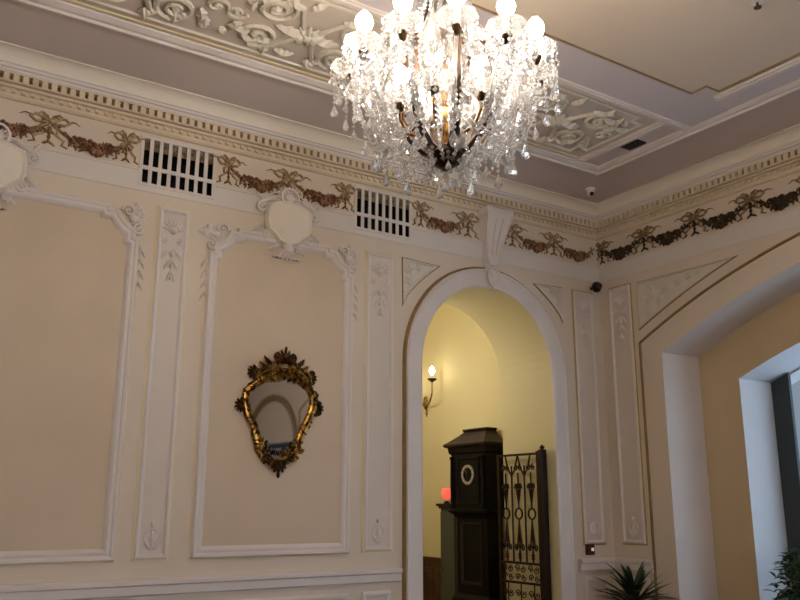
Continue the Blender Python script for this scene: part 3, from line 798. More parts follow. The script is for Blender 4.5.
# sprinkler near top right
t = thing('ceiling_sprinkler', 'small dark sprinkler on the ceiling at the top edge, right part', 'sprinkler', (4.342, 2.602, ZC))
bm = BM(); lathe(bm, [(0, 0), (0.04, 0), (0.036, -0.012), (0, -0.012)], (4.342, 2.602, ZC)); obj('rose', bm, 'domewhite', t)
bm = BM(); lathe(bm, [(0.008, -0.01), (0.008, -0.04), (0.024, -0.042), (0.024, -0.048), (0, -0.05)], (4.342, 2.602, ZC), 10); obj('head', bm, 'golddark', t)
# dome camera
t = thing('security_camera', 'small white security camera with black lens on the ceiling near the corner', 'camera', (5.80, 5.42, ZC))
bm = BM(); lathe(bm, [(0, 0), (0.048, 0), (0.048, -0.02), (0.03, -0.035), (0, -0.035)], (5.80, 5.42, ZC)); obj('base', bm, 'domewhite', t)
bm = BM(); lathe(bm, [(0, 0.03), (0.026, 0.02), (0.036, 0), (0.03, -0.022), (0, -0.036)], (5.80, 5.42, ZC - 0.05), 14); obj('ball', bm, 'domewhite', t, smooth=True)
bm = BM(); blob(bm, (5.785, 5.388, ZC - 0.066), (0.022, 0.022, 0.022)); obj('lens', bm, 'dark', t)
# dark round speaker in the corner
t = thing('corner_speaker', 'round dark speaker ball mounted high in the room corner under the frieze', 'speaker', (6.26, 5.82, 3.56))
bm = BM(); blob(bm, (6.255, 5.83, 3.625), (0.055, 0.055, 0.058), seg=16); obj('ball', bm, 'dark', t, smooth=True)
bm = BM(); tube(bm, [(6.255, 5.88, 3.625), (6.255, YA, 3.625)], 0.018, 8); obj('mount', bm, 'dark', t)
bm = BM(); tube(bm, [(6.235, 5.776, 3.625), (6.232, 5.768, 3.625)], 0.03, 12); obj('grille', bm, 'darkred', t)
# small control box by the arch, above the dado
t = thing('wall_control', 'small dark square control box on the wall right of the doorway above the dado', 'wall control', (6.03, YA, 1.0))
bm = BM(); box(bm, 5.985, 6.085, 0.985, 1.085, 0, 0.035, PA); bmesh.ops.bevel(bm, geom=bm.edges[:], offset=0.006, segments=2, affect='EDGES'); obj('housing', bm, 'darkred', t)
bm = BM(); box(bm, 6.035, 6.068, 1.022, 1.05, 0.034, 0.038, PA); obj('display', bm, 'greenled', t)
bm = BM(); tube(bm, [PA(6.01, 1.035, 0.03), PA(6.01, 1.035, 0.045)], 0.014, 12); obj('knob', bm, 'dark', t)

# ------------------------------------------------------------------ gilt mirror
def mirror():
    # outline of the glass in wall coordinates (x, z), clockwise from top centre
    G = [(2.80, 2.50), (2.86, 2.49), (2.90, 2.44), (2.985, 2.36), (3.02, 2.28), (3.02, 2.20), (2.985, 2.10), (2.94, 2.02), (2.905, 1.93), (2.885, 1.86), (2.86, 1.82),
         (2.80, 1.79), (2.74, 1.78), (2.67, 1.81), (2.625, 1.86), (2.61, 1.93), (2.58, 2.02), (2.53, 2.11), (2.50, 2.20), (2.51, 2.28), (2.56, 2.35), (2.62, 2.41), (2.68, 2.44), (2.74, 2.49)]
    G = [(a, b if b < 2.2 else 2.2 + (b - 2.2) * 0.72) for a, b in G]
    t = thing('gilt_mirror', 'ornate gilt rococo wall mirror hanging in the framed panel', 'mirror', PA(2.775, 1.64))
    cx, cz = 2.765, 2.14
    bm = BM(); bm.faces.new([bm.verts.new(PA(cx + (a - cx) * 1.05, cz + (b - cz) * 1.05, 0.022)) for a, b in G]); obj('glass', bm, 'mirror', t)
    bm = BM(); bm.faces.new([bm.verts.new(PA(cx + (a - cx) * 1.12, cz + (b - cz) * 1.10, 0.006)) for a, b in G]); bmesh.ops.solidify(bm, geom=bm.faces[:], thickness=0.008); obj('backing', bm, 'golddark', t)
    bm = BM()
    path = G[::-1]   # counter-clockwise; inward = left; we want outward offsets
    sweep(bm, path, True, [(0.006, 0.024), (0.0, 0.042), (-0.012, 0.048), (-0.022, 0.038), (-0.034, 0.05), (-0.05, 0.045), (-0.058, 0.02), (-0.056, 0.006)], PA)
    obj('frame', bm, 'gold', t)
    rnd = random.Random(2)
    bm = BM()
    n = len(G)
    for i in range(n):
        a = Vector(G[i]); b = Vector(G[(i + 1) % n])
        for k in range(2):
            p = a + (b - a) * (k / 2 + rnd.uniform(0, 0.2)); d = (p - Vector((cx, cz))).normalized(); ang = atan2(d.y, d.x)
            leaf(bm, p.x + d.x * 0.02, p.y + d.y * 0.02, ang + rnd.uniform(-0.9, 0.9), rnd.uniform(0.04, 0.07), 0.016, 0.03, PA, base=0.03, curl=rnd.uniform(-1.5, 1.5))
            if k: spiral(bm, p.x + d.x * 0.05, p.y + d.y * 0.05, 0.02, 1.3, rnd.uniform(0, 6), PA, 0.006, 0.035, sgn=rnd.choice((-1, 1)))
    obj('leaf_border', bm, 'golddark', t)
    for s, q in ((-1, 2.785), (1, 2.785)):
        bm = BM()
        path = [(q + s * 0.235, 2.36), (q + s * 0.225, 2.42), (q + s * 0.17, 2.47), (q + s * 0.12, 2.485), (q + s * 0.09, 2.52), (q + s * 0.05, 2.55)]
        tube(bm, [PA(a, b, 0.035) for a, b in path], [0.014, 0.018, 0.018, 0.014, 0.016, 0.012], 7)
        spiral(bm, q + s * 0.075, 2.435, 0.045, 1.4, pi / 2, PA, 0.011, 0.035, sgn=-s, tail=[(q + s * 0.2, 2.40), (q + s * 0.13, 2.45)])
        spiral(bm, q + s * 0.165, 2.395, 0.035, 1.4, pi / 2, PA, 0.010, 0.035, sgn=s)
        for k in range(5): leaf(bm, q + s * (0.03 + 0.04 * k), 2.415 - 0.006 * k, -pi / 2 - s * 0.4 + 0.2 * (k - 2), 0.05, 0.014, 0.025, PA, base=0.04)
        leaf(bm, q + s * 0.02, 2.44, pi / 2 - s * 0.5, 0.10, 0.024, 0.03, PA, base=0.03)
        leaf(bm, q + s * 0.16, 2.47, pi / 2 - s * 0.9, 0.07, 0.018, 0.03, PA, base=0.03)
        obj('upper_scroll', bm, 'gold', t)
    for s in (-1, 1):
        bm = BM()
        for k in range(5): leaf(bm, 2.765 + s * (0.02 + 0.032 * k), 1.80 + 0.012 * k * k / 2, pi / 2 + s * 0.25, 0.05, 0.014, 0.025, PA, base=0.04)
        spiral(bm, 2.765 + s * 0.165, 1.86, 0.035, 1.3, 0, PA, 0.012, 0.04, sgn=-s); spiral(bm, 2.765 + s * 0.13, 1.78, 0.03, 1.3, 0, PA, 0.010, 0.04, sgn=s)
        obj('lower_scroll', bm, 'gold', t)
    bm = BM()   # crest
    for k in range(9): leaf(bm, 2.79, 2.515, pi / 2 + (k - 4) * 0.34, 0.12 - 0.007 * abs(k - 4), 0.02, 0.035, PA, base=0.03)
    for s in (-1, 1):
        spiral(bm, 2.785 + s * 0.06, 2.555, 0.035, 1.5, pi / 2, PA, 0.010, 0.045, sgn=-s); leaf(bm, 2.785 + s * 0.10, 2.50, pi / 2 - s * 1.2, 0.10, 0.022, 0.035, PA, base=0.025, curl=s * 0.8)
    blob(bm, (2.785, 2.56, 0.05), (0.028, 0.035, 0.03), PA); blob(bm, (2.795, 2.63, 0.03), (0.013, 0.022, 0.015), PA)
    obj('crest', bm, 'golddark', t)
    for s, (px, pz) in ((-1, (2.445, 2.17)), (1, (3.085, 2.185)), (1, (3.02, 2.42)), (-1, (2.535, 2.425))):
        bm = BM()
        for k in range(6): leaf(bm, px, pz, (0 if s > 0 else pi) + (k - 2.5) * 0.6, 0.06, 0.016, 0.03, PA, base=0.025)
        spiral(bm, px, pz + 0.03, 0.025, 1.4, 0, PA, 0.008, 0.04, sgn=s); spiral(bm, px, pz - 0.035, 0.025, 1.4, 0, PA, 0.008, 0.04, sgn=-s)
        obj('side_rosette', bm, 'golddark', t)
    bm = BM()
    for k in range(7): leaf(bm, 2.765, 1.765, -pi / 2 + (k - 3) * 0.42, 0.11 - 0.012 * abs(k - 3), 0.022, 0.035, PA, base=0.03)
    for s in (-1, 1): spiral(bm, 2.765 + s * 0.10, 1.785, 0.04, 1.5, 0, PA, 0.010, 0.045, sgn=s); leaf(bm, 2.765 + s * 0.12, 1.82, pi / 2 + s * 0.2, 0.10, 0.02, 0.03, PA, base=0.03)
    blob(bm, (2.765, 1.73, 0.045), (0.03, 0.04, 0.03), PA); blob(bm, (2.77, 1.66, 0.02), (0.015, 0.025, 0.016), PA)
    obj('base_ornament', bm, 'golddark', t)
mirror()

# ------------------------------------------------------------------ longcase clock in the hall (faces -X)
def clock():
    x0, x1, y0, y1 = 5.70, 5.95, 7.02, 7.62
    t = thing('longcase_clock', 'tall dark wooden longcase clock standing in the hall behind the doorway', 'clock', ((x0 + x1) / 2, (y0 + y1) / 2, 0))
    def ring(bm, lv):
        rs = []
        for z, e in lv: rs.append([bm.verts.new((x0 - e, y0 - e, z)), bm.verts.new((x1, y0 - e, z)), bm.verts.new((x1, y1 + e, z)), bm.verts.new((x0 - e, y1 + e, z))])
        for a, b in zip(rs, rs[1:]):
            for i in range(4): bm.faces.new((a[i], a[(i + 1) % 4], b[(i + 1) % 4], b[i]))
        bm.faces.new(rs[0]); bm.faces.new(rs[-1])
    bm = BM(); ring(bm, [(2.055, 0.02), (2.065, 0.055), (2.085, 0.07), (2.10, 0.06), (2.12, 0.03), (2.19, -0.06), (2.235, -0.105), (2.25, -0.09), (2.265, -0.095)]); obj('roof', bm, 'roofwood', t)
    bm = BM(); ring(bm, [(1.36, 0.02), (1.38, 0.03), (1.40, 0.0), (1.98, 0.0), (2.0, 0.02), (2.055, 0.03)]); obj('hood', bm, 'wood', t)
    for yy in (y0 + 0.03, y1 - 0.03):
        bm = BM(); lathe(bm, [(0.02, 1.42), (0.024, 1.44), (0.014, 1.46), (0.017, 1.7), (0.013, 1.92), (0.022, 1.94), (0.022, 1.96)], (x0 - 0.02, yy, 0), 10); obj('column', bm, 'wood', t)
    Pf = lambda u, v, w=0: Vector((x0 - w, u, v))
    bm = BM(); c = (7.32, 1.76)
    sweep(bm, [(c[0] + 0.105 * cos(2 * pi * k / 28), c[1] + 0.105 * sin(2 * pi * k / 28)) for k in range(28)], True, [(0, 0), (0, 0.012), (0.028, 0.012), (0.03, 0)], Pf)
    dd = obj('dial', bm, 'stone', t)
    bm = BM()
    for k in range(12):
        a = 2 * pi * k / 12; tube(bm, [Pf(c[0] + 0.08 * cos(a), c[1] + 0.08 * sin(a), 0.014), Pf(c[0] + 0.10 * cos(a), c[1] + 0.10 * sin(a), 0.014)], 0.003, 4)
    obj('hour_marks', bm, 'dark', dd)
    bm = BM(); lathe(bm, [(0, 0.006), (0.078, 0.006), (0.078, 0)], seg=24, P=lambda x, y, z: Pf(c[0] + x, c[1] + y, z)); obj('dial_centre', bm, 'wood', t)
    bm = BM(); tube(bm, [Pf(c[0], c[1], 0.016), Pf(c[0] + 0.03, c[1] + 0.045, 0.016)], 0.004, 5); tube(bm, [Pf(c[0], c[1], 0.018), Pf(c[0] - 0.015, c[1] + 0.08, 0.018)], 0.003, 5); obj('hand', bm, 'gold', t)
    bm = BM(); sweep(bm, rectpath(7.12, 7.52, 1.44, 1.95), True, [(0, 0), (0, 0.012), (0.02, 0.014), (0.03, 0)], Pf); obj('hood_door', bm, 'wood', t)
    bm = BM(); ring(bm, [(0.52, -0.04), (1.30, -0.04), (1.34, -0.01), (1.36, 0.02)]); obj('trunk', bm, 'wood', t)
    bm = BM(); sweep(bm, rectpath(7.14, 7.50, 0.62, 1.26), True, [(0, 0), (0, 0.014), (0.02, 0.016), (0.03, 0)], lambda u, v, w=0: Vector((x0 + 0.04 - w, u, v))); obj('trunk_door', bm, 'roofwood', t)
    bm = BM(); ring(bm, [(0, 0.03), (0.08, 0.03), (0.10, 0.01), (0.44, 0.01), (0.48, 0.0), (0.52, -0.04)]); obj('base', bm, 'wood', t)
clock()

# cabinet left of the clock with dark top
t = thing('hall_cabinet', 'dark green-grey cabinet with black cornice standing behind the clock', 'cabinet', (5.91, 7.88, 0))
bm = BM(); box(bm, 5.84, 5.965, 7.72, 8.02, 0, 1.40); obj('body', bm, 'cab', t)
bm = BM(); box(bm, 5.82, 5.965, 7.71, 8.04, 1.40, 1.425); box(bm, 5.80, 5.965, 7.71, 8.06, 1.425, 1.455); obj('cornice', bm, 'dark', t)
for a, b in ((7.74, 8.00),):
    bm = BM(); box(bm, 5.82, 5.84, a, b, 0.08, 1.36); d = obj('door', bm, 'cab', t)
    bm = BM(); blob(bm, (5.81, 7.96, 0.75), 0.014); obj('knob', bm, 'brass', d)
t = thing('red_lamp', 'small glowing red light beside the clock hood', 'lamp', (5.89, 7.97, 1.455))
bm = BM(); lathe(bm, [(0.035, 0), (0.035, 0.015), (0.02, 0.03), (0, 0.03)], (5.89, 7.97, 1.455)); obj('base', bm, 'dark', t)
bm = BM(); lathe(bm, [(0.02, 0.03), (0.055, 0.05), (0.06, 0.12), (0.045, 0.15), (0, 0.155)], (5.89, 7.97, 1.475), 16); obj('shade', bm, 'redlight', t, smooth=True)

# ------------------------------------------------------------------ wrought iron gate folded against the reveal
def gate():
    gx = 5.585; P = lambda u, v, w=0: Vector((gx - w, u, v))
    t = thing('iron_gate', 'dark wrought iron gate leaf folded against the doorway reveal', 'gate', (gx, 6.3, 0.02))
    y0, y1 = 6.02, 6.68
    bm = BM(); box(bm, y0 - 0.03, y0 + 0.02, 0.02, 1.96, -0.03, 0.03, P); lathe(bm, [(0, 1.96), (0.02, 1.965), (0.025, 1.985), (0, 2.01)], (gx, y0 - 0.005, 0), 8); obj('hinge_post', bm, 'iron', t)
    bm = BM(); box(bm, y0 + 0.045, y0 + 0.075, 0.05, 1.95, -0.012, 0.012, P); box(bm, y1 - 0.03, y1, 0.05, 1.93, -0.012, 0.012, P)
    for z in (1.925, 0.90, 0.72, 0.42, 0.08): box(bm, y0 + 0.045, y1, z - 0.011, z + 0.011, -0.01, 0.01, P)
    obj('frame', bm, 'iron', t)
    n = 3; st = (y1 - y0 - 0.10) / n
    for i in range(1, n):
        bm = BM(); y = y0 + 0.075 + st * i; tube(bm, [P(y, 0.9), P(y, 1.82)], 0.010, 6)
        # pointed arch head
        for s in (-1, 1): tube(bm, [P(y, 1.72), P(y + s * st * 0.3, 1.80), P(y + s * st * 0.48, 1.92)], 0.009, 5)
        obj('bar', bm, 'iron', t)
    for i in range(n):
        bm = BM(); y = y0 + 0.075 + st * (i + 0.5)
        for s in (-1, 1):
            spiral(bm, y + s * st * 0.2, 1.80, st * 0.17, 1.4, pi / 2, P, 0.008, 0, sgn=s)
            spiral(bm, y + s * st * 0.2, 1.05, st * 0.17, 1.4, -pi / 2, P, 0.008, 0, sgn=s, tail=[(y, 1.3), (y + s * st * .1, 1.15)])
            spiral(bm, y + s * st * 0.2, 1.62, st * 0.15, 1.3, pi / 2, P, 0.008, 0, sgn=s, tail=[(y, 1.45), (y + s * st * .1, 1.55)])
        tube(bm, [P(y + st * 0.27 * cos(a), 1.36 + 0.05 * sin(a)) for a in [2 * pi * k / 14 for k in range(15)]], 0.010, 5, caps=False)
        tube(bm, [P(y, 0.9), P(y, 1.31)], 0.009, 5); tube(bm, [P(y, 1.41), P(y, 1.75)], 0.009, 5)
        leaf(bm, y, 0.92, pi / 2, 0.10, 0.03, 0.01, P)
        obj('scroll_infill', bm, 'iron', t)
    for i in range(n):
        bm = BM(); y = y0 + 0.075 + st * (i + 0.5)
        for s in (-1, 1):
            spiral(bm, y + s * st * 0.22, 0.85, st * 0.2, 1.4, 0, P, 0.006, 0, sgn=s); spiral(bm, y - s * st * 0.22, 0.77, st * 0.18, 1.4, pi, P, 0.006, 0, sgn=s)
            spiral(bm, y + s * st * 0.22, 0.62, st * 0.2, 1.4, 0, P, 0.006, 0, sgn=s)
        tube(bm, [P(y, 0.09), P(y, 0.71)], 0.007, 5)
        obj('lower_scroll', bm, 'iron', t)
gate()

# ------------------------------------------------------------------ hall sconce
def sconce():
    bx, by, bz = HX, 8.52, 2.68
    t = thing('wall_sconce', 'gilt two-candle wall sconce lit in the hall behind the doorway', 'sconce', (bx, by, bz - 0.1))
    bm = BM(); P = lambda u, v, w=0: Vector((bx - w, u, v))
    blob(bm, (by, bz, 0.015), (0.05, 0.09, 0.02), P, seg=12); leaf(bm, by, bz - 0.08, -pi / 2, 0.10, 0.03, 0.02, P); obj('backplate', bm, 'gold', t)
    for tip in ((5.80, 8.12, 2.975), (5.78, 8.62, 2.92)):
        d = Vector(tip)
        bm = BM(); tube(bm, [(bx - 0.02, by, bz), (bx - 0.07, by * 0.7 + d.y * 0.3, bz - 0.05), (d.x + 0.04, by * 0.25 + d.y * 0.75, bz - 0.02), (d.x, d.y, bz + 0.06), (d.x, d.y, d.z - 0.08)], [0.012, 0.011, 0.010, 0.009, 0.009], 7)
        a = obj('arm', bm, 'gold', t)
        bm = BM(); lathe(bm, [(0.01, -0.10), (0.03, -0.09), (0.055, -0.07), (0.06, -0.06), (0.02, -0.07), (0.018, -0.05), (0, -0.05)], d, 12); obj('drip_pan', bm, 'golddark', a)
        bm = BM(); lathe(bm, [(0.014, -0.06), (0.014, -0.02), (0, -0.02)], d, 10); obj('candle', bm, 'candle', a)
        bm = BM(); lathe(bm, [(0, -0.02), (0.022, 0.0), (0.036, 0.03), (0.03, 0.06), (0.012, 0.09), (0, 0.10)], d, 12); obj('bulb', bm, 'hallbulb', a, smooth=True)
sconce()
# unseen globe lamp, added to brighten the hall and the arch soffit
t = thing('added_hall_lamp', 'unseen white globe lamp added behind the back wall to brighten the hall', 'lamp', (4.5, 7.6, 2.9))
bm = BM(); tube(bm, [(4.5, 7.6, 4.4), (4.5, 7.6, 3.1)], 0.012, 8); obj('stem', bm, 'gold', t)
bm = BM(); lathe(bm, [(0, 0.13), (0.09, 0.10), (0.13, 0), (0.09, -0.1), (0, -0.13)], (4.5, 7.6, 3.0), 18); obj('globe', bm, 'hallfill', t, smooth=True)

# ------------------------------------------------------------------ chandelier
def bead(bm, c, r, h, seg=6, mi=0, P=None):
    lathe(bm, [(0, h), (r, 0.15 * h), (r, -0.15 * h), (0, -h)], c, seg, mi)
def drop(bm, c, r, L, seg=6):
    """faceted pear drop hanging down from c"""
    lathe(bm, [(0, 0), (r * 0.35, -L * 0.25), (r, -L * 0.68), (r * 0.75, -L * 0.86), (0, -L)], c, seg)
def chain(bm, pts, r=0.010, h=0.012, step=0.024):
    pts = [Vector(p) for p in pts]
    acc = 0.0; 
    for a, b in zip(pts, pts[1:]):
        L = (b - a).length; s = step - acc
        while s < L:
            p = a + (b - a) * (s / L); bead(bm, p, r, h, 5); s += step
        acc = (L - (s - step))
def chandelier():
    C = Vector((2.066, 2.775, 3.464)); R = 0.432; SZ = 0.96; ZT = C.z + (ZC - C.z) / SZ
    t = thing('chandelier', 'large lit crystal chandelier with candle bulbs hanging from the ceiling', 'chandelier', C)
    W = lambda r, a, z: C + Vector((r * cos(a), r * sin(a), z))
    # rose, chain, stem
    bm = BM(); lathe(bm, [(0, ZT), (0.11, ZT), (0.10, ZT - 0.02), (0.05, ZT - 0.05), (0.02, ZT - 0.08), (0, ZT - 0.08)], (C.x, C.y, 0), 20); obj('ceiling_rose', bm, 'brass', t)
    bm = BM(); z = ZT - 0.08; k = 0
    while z > C.z + 0.60:
        a = k * pi / 2
        tube(bm, [Vector((C.x + 0.014 * cos(b) * cos(a), C.y + 0.014 * cos(b) * sin(a), z - 0.022 + 0.024 * sin(b))) for b in [2 * pi * q / 10 for q in range(11)]], 0.0035, 5, caps=False)
        z -= 0.036; k += 1
    obj('chain', bm, 'brass', t)
    bm = BM(); lathe(bm, [(0, 0.60), (0.02, 0.59), (0.015, 0.5), (0.02, 0.42), (0.012, 0.3), (0.02, 0.1), (0.012, 0.0), (0.014, -0.4), (0.02, -0.56), (0, -0.58)], C, 12); obj('stem', bm, 'brass', t)
    bm = BM(); lathe(bm, [(0.02, 0.50), (0.05, 0.47), (0.075, 0.42), (0.05, 0.38), (0.03, 0.34), (0.055, 0.28), (0.06, 0.22), (0.03, 0.16), (0.045, 0.08), (0.05, 0.0), (0.03, -0.08), (0.055, -0.15), (0.05, -0.22), (0.025, -0.28)], C, 16, flute=0.08, nf=8); obj('glass_baluster', bm, 'crystal', t)
    # bottom bowl + finial
    bm = BM(); lathe(bm, [(0.02, -0.47), (0.07, -0.50), (0.085, -0.53), (0.06, -0.57), (0.025, -0.59), (0, -0.60)], C, 18); obj('hub', bm, 'darkbronze', t)
    bm = BM(); drop(bm, C + Vector((0, 0, -0.60)), 0.032, 0.10, 8); bead(bm, C + Vector((0, 0, -0.595)), 0.02, 0.018, 8); obj('finial_drop', bm, 'crystal', t)
    # top corona
    bm = BM(); lathe(bm, [(0.02, 0.52), (0.10, 0.50), (0.125, 0.53), (0.12, 0.50), (0.10, 0.48), (0.02, 0.50)], C, 24, flute=0.06, nf=12); obj('corona', bm, 'brass', t)
    # ribs
    for k in range(6):
        a = radians(10 + 60 * k)
        prof = [(0.05, -0.52), (0.10, -0.50), (0.16, -0.43), (0.19, -0.34), (0.20, -0.24), (0.19, -0.14), (0.195, -0.05), (0.17, 0.06), (0.11, 0.17), (0.07, 0.28), (0.07, 0.40), (0.10, 0.49)]
        bm = BM(); tube(bm, [W(r, a, z) for r, z in prof], [0.019] * 8 + [0.012] * 4, 6); obj('frame_rib', bm, 'darkbronze', t)
    # arms: build one at angle 0 about local origin, copy rotated
    def arm_parts():
        loc = lambda r, y, z: Vector((r, y, z))
        bmA = BM(); prof = [(0.17, -0.42), (0.21, -0.46), (0.27, -0.46), (0.32, -0.40), (0.34, -0.31), (0.365, -0.22), (0.40, -0.18), (R, -0.16), (R, -0.13)]
        tube(bmA, [loc(r, 0, z) for r, z in prof], [0.011, 0.011, 0.011, 0.011, 0.010, 0.010, 0.009, 0.009, 0.01], 6)
        spiral(bmA, 0.30, -0.37, 0.045, 1.2, pi, lambda u, v, w: Vector((u, w, v)), 0.007, 0)
        bmN = BM(); lathe(bmN, [(0, -0.175), (0.012, -0.17), (0.02, -0.15), (0.024, -0.135), (0.016, -0.125), (0, -0.12)], (R, 0, 0), 10)
        bmB = BM(); lathe(bmB, [(0.014, -0.135), (0.05, -0.128), (0.078, -0.105), (0.088, -0.085), (0.084, -0.085), (0.072, -0.10), (0.045, -0.118), (0.014, -0.122)], (R, 0, 0), 24, flute=0.05, nf=8)
        bmC = BM(); lathe(bmC, [(0.0135, -0.125), (0.0135, -0.045), (0, -0.045)], (R, 0, 0), 10)
        bmL = BM(); lathe(bmL, [(0, -0.048), (0.014, -0.04), (0.034, -0.014), (0.040, 0.008), (0.034, 0.034), (0.016, 0.060), (0, 0.070)], (R, 0, 0), 14)  # bulb made oversize so its shape takes in the glow around it
        return bmA, bmN, bmB, bmC, bmL
    def mk(name, bm, m, smooth=False):
        me = bpy.data.meshes.new(name); bmesh.ops.recalc_face_normals(bm, faces=bm.faces[:]); bm.to_mesh(me); bm.free(); me.materials.append(M[m])
        if smooth:
            for p in me.polygons: p.use_smooth = True
        return me
    A, N, B_, Cn, L = arm_parts()
    meA, meN, meB, meC, meL = mk('arm', A, 'crystal'), mk('nozzle', N, 'golddark'), mk('bobeche', B_, 'crystal'), mk('candle_sleeve', Cn, 'candle'), mk('bulb', L, 'bulb', True)
    def pendant(n, d, L):
        bm = BM()
        for i in range(n): bead(bm, (0, 0, -0.012 - 0.024 * i), 0.0105, 0.0125, 6)
        drop(bm, (0, 0, -0.024 * n), d, L, 6)
        return bm
    pend = [mk('crystal_pendant', pendant(2, 0.016, 0.055), 'crystal'), mk('crystal_pendant', pendant(7, 0.017, 0.07), 'crystal'), mk('crystal_pendant', pendant(1, 0.018, 0.05), 'crystal')]
    big = mk('crystal_drop', pendant(3, 0.022, 0.085), 'crystal')
    def link(me, name, parent, loc=(0, 0, 0), rz=0.0):
        o = bpy.data.objects.new(name, me); COL.objects.link(o); o.parent = parent; o.location = loc; o.rotation_euler = (0, 0, rz); return o
    rnd = random.Random(5)
    for k in range(12):
        a = radians(30 * k)
        am = link(meA, 'arm', t, rz=a)
        link(meN, 'nozzle', am); link(meB, 'bobeche', am); link(meC, 'candle_sleeve', am); link(meL, 'bulb', am)
        for j in range(8):
            b = 2 * pi * j / 8 + 0.2
            link(pend[j % 2], 'crystal_pendant', am, (R + 0.084 * cos(b), 0.084 * sin(b), -0.092))
        for j, (r, z) in enumerate(((0.23, -0.47), (0.30, -0.47), (0.36, -0.38))):
            link(pend[0] if j == 0 else big, 'crystal_drop', am, (r, 0, z))
    # inner ring of candles
    for k in range(6):
        a = radians(40 + 60 * k)
        off = W(0.21, a, -0.16) - C
        bm = BM(); tube(bm, [W(0.10, a, -0.45), W(0.17, a, -0.44), W(0.21, a, -0.37), W(0.21, a, -0.30)], 0.008, 6); ia = obj('inner_arm', bm, 'brass', t)
        for me, nm in ((meB, 'bobeche'), (meC, 'candle_sleeve'), (meL, 'bulb'), (meN, 'nozzle')):
            link(me, nm, ia, tuple(off - Vector((R, 0, 0))))
        for j in range(5):
            b = 2 * pi * j / 5; link(pend[0], 'pendant_string', ia, tuple(off + Vector((0.084 * cos(b), 0.084 * sin(b), -0.092))))
    # strands: corona to ribs, ribs to hub; festoons between arms
    for k in range(24):
        a = 2 * pi * k / 24; bm = BM()
        chain(bm, [W(0.12, a, 0.49), W(0.105, a, 0.38), W(0.12, a, 0.25), W(0.16, a, 0.12), W(0.23, a, 0.0), W(0.29, a, -0.08)], 0.0115, 0.014, 0.027)
        obj('crystal_strand', bm, 'crystal', t)
    for k in range(12):
        a0, a1 = radians(30 * k), radians(30 + 30 * k); bm = BM()
        pts = [W(R - 0.01 * sin(pi * q / 8), a0 + (a1 - a0) * q / 8, -0.13 - 0.12 * sin(pi * q / 8)) for q in range(9)]
        chain(bm, pts, 0.011, 0.013, 0.025)
        p = pts[4]; drop(bm, p - Vector((0, 0, 0.01)), 0.016, 0.06)
        pts = [W(0.30, a0 + (a1 - a0) * q / 8, -0.44 - 0.09 * sin(pi * q / 8)) for q in range(9)]
        chain(bm, pts, 0.010, 0.012, 0.024)
        obj('festoon', bm, 'crystal', t)
    for k in range(12):
        a = radians(15 + 30 * k); bm = BM()
        chain(bm, [W(0.29, a, -0.08), W(0.31, a, -0.2), W(0.30, a, -0.33), W(0.24, a, -0.45), W(0.15, a, -0.54), W(0.06, a, -0.58)], 0.0115, 0.014, 0.027)
        obj('basket_strand', bm, 'crystal', t)
    for k in range(12):
        a = radians(30 * k + 4.5); bm = BM()
        chain(bm, [W(R + 0.03, a, -0.12), W(R + 0.0, a, -0.21), W(R - 0.03, a, -0.32), W(R - 0.08, a, -0.42), W(R - 0.16, a, -0.475)], 0.0135, 0.016, 0.028)
        obj('arm_strand', bm, 'crystal', t)
    # spears standing between the arms (cut glass leaves)
    for k in range(12):
        a = radians(15 + 30 * k); bm = BM()
        c = W(0.33, a, -0.12)
        tube(bm, [W(0.18, a, -0.30), W(0.26, a, -0.28), W(0.33, a, -0.20)], 0.006, 5)
        lathe(bm, [(0.006, -0.08), (0.03, -0.02), (0.024, 0.06), (0, 0.16)], c, 6, flute=0.2, nf=3)
        for q in range(5):
            b = 2 * pi * q / 5; bead(bm, c + Vector((0.035 * cos(b), 0.035 * sin(b), -0.05)), 0.014, 0.02)
        obj('glass_spear', bm, 'crystal', t)
    for k in range(12):
        a = radians(30 * k)
        link(pend[0], 'hub_drop', t, tuple(W(0.15 if k % 2 else 0.085, a, -0.535) - C))
    for k in range(10):
        a = 2 * pi * k / 10; link(pend[0], 'corona_drop', t, tuple(W(0.125, a, 0.51) - C))
    t.scale = (1, 1, SZ)
chandelier()

# ------------------------------------------------------------------ plants
def blade(bm, base, az, L, W, lift, droop, n=8):
    """long arching leaf with a folded midrib"""
    p = Vector(base); el = lift; pts = []
    for i in range(n + 1):
        pts.append((p.copy(), W * (sin(pi * (0.12 + 0.88 * i / n)) ** 0.8) if i < n else 0.0005, el))
        p += Vector((cos(az) * cos(el), sin(az) * cos(el), sin(el))) * (L / n); el -= droop / n
    s = Vector((-sin(az), cos(az), 0)); rows = []
    for q, w, e in pts:
        rows.append([bm.verts.new(q + s * w + Vector((0, 0, w * 0.35))), bm.verts.new(q), bm.verts.new(q - s * w + Vector((0, 0, w * 0.35)))])
    for a, b in zip(rows, rows[1:]):
        for i in range(2): bm.faces.new((a[i], a[i + 1], b[i + 1], b[i]))
rnd = random.Random(11)
t = thing('dracaena_plant', 'dark spiky potted plant below the corner pilasters at the bottom edge', 'plant', (5.95, 5.32, 0))
bm = BM(); box(bm, 5.81, 6.09, 5.18, 5.46, 0, 0.02); box(bm, 5.83, 6.07, 5.20, 5.44, 0.02, 0.22); o = obj('plinth', bm, 'white', t)
bm = BM(); lathe(bm, [(0, 0.22), (0.10, 0.22), (0.14, 0.45), (0.16, 0.46), (0.16, 0.49), (0.13, 0.49), (0.13, 0.46), (0, 0.46)], (5.95, 5.32, 0), 20); obj('pot', bm, 'pot', t)
bm = BM(); tube(bm, [(5.95, 5.32, 0.44), (5.96, 5.32, 0.55), (5.95, 5.32, 0.62)], 0.022, 8); obj('stem', bm, 'wains', t)
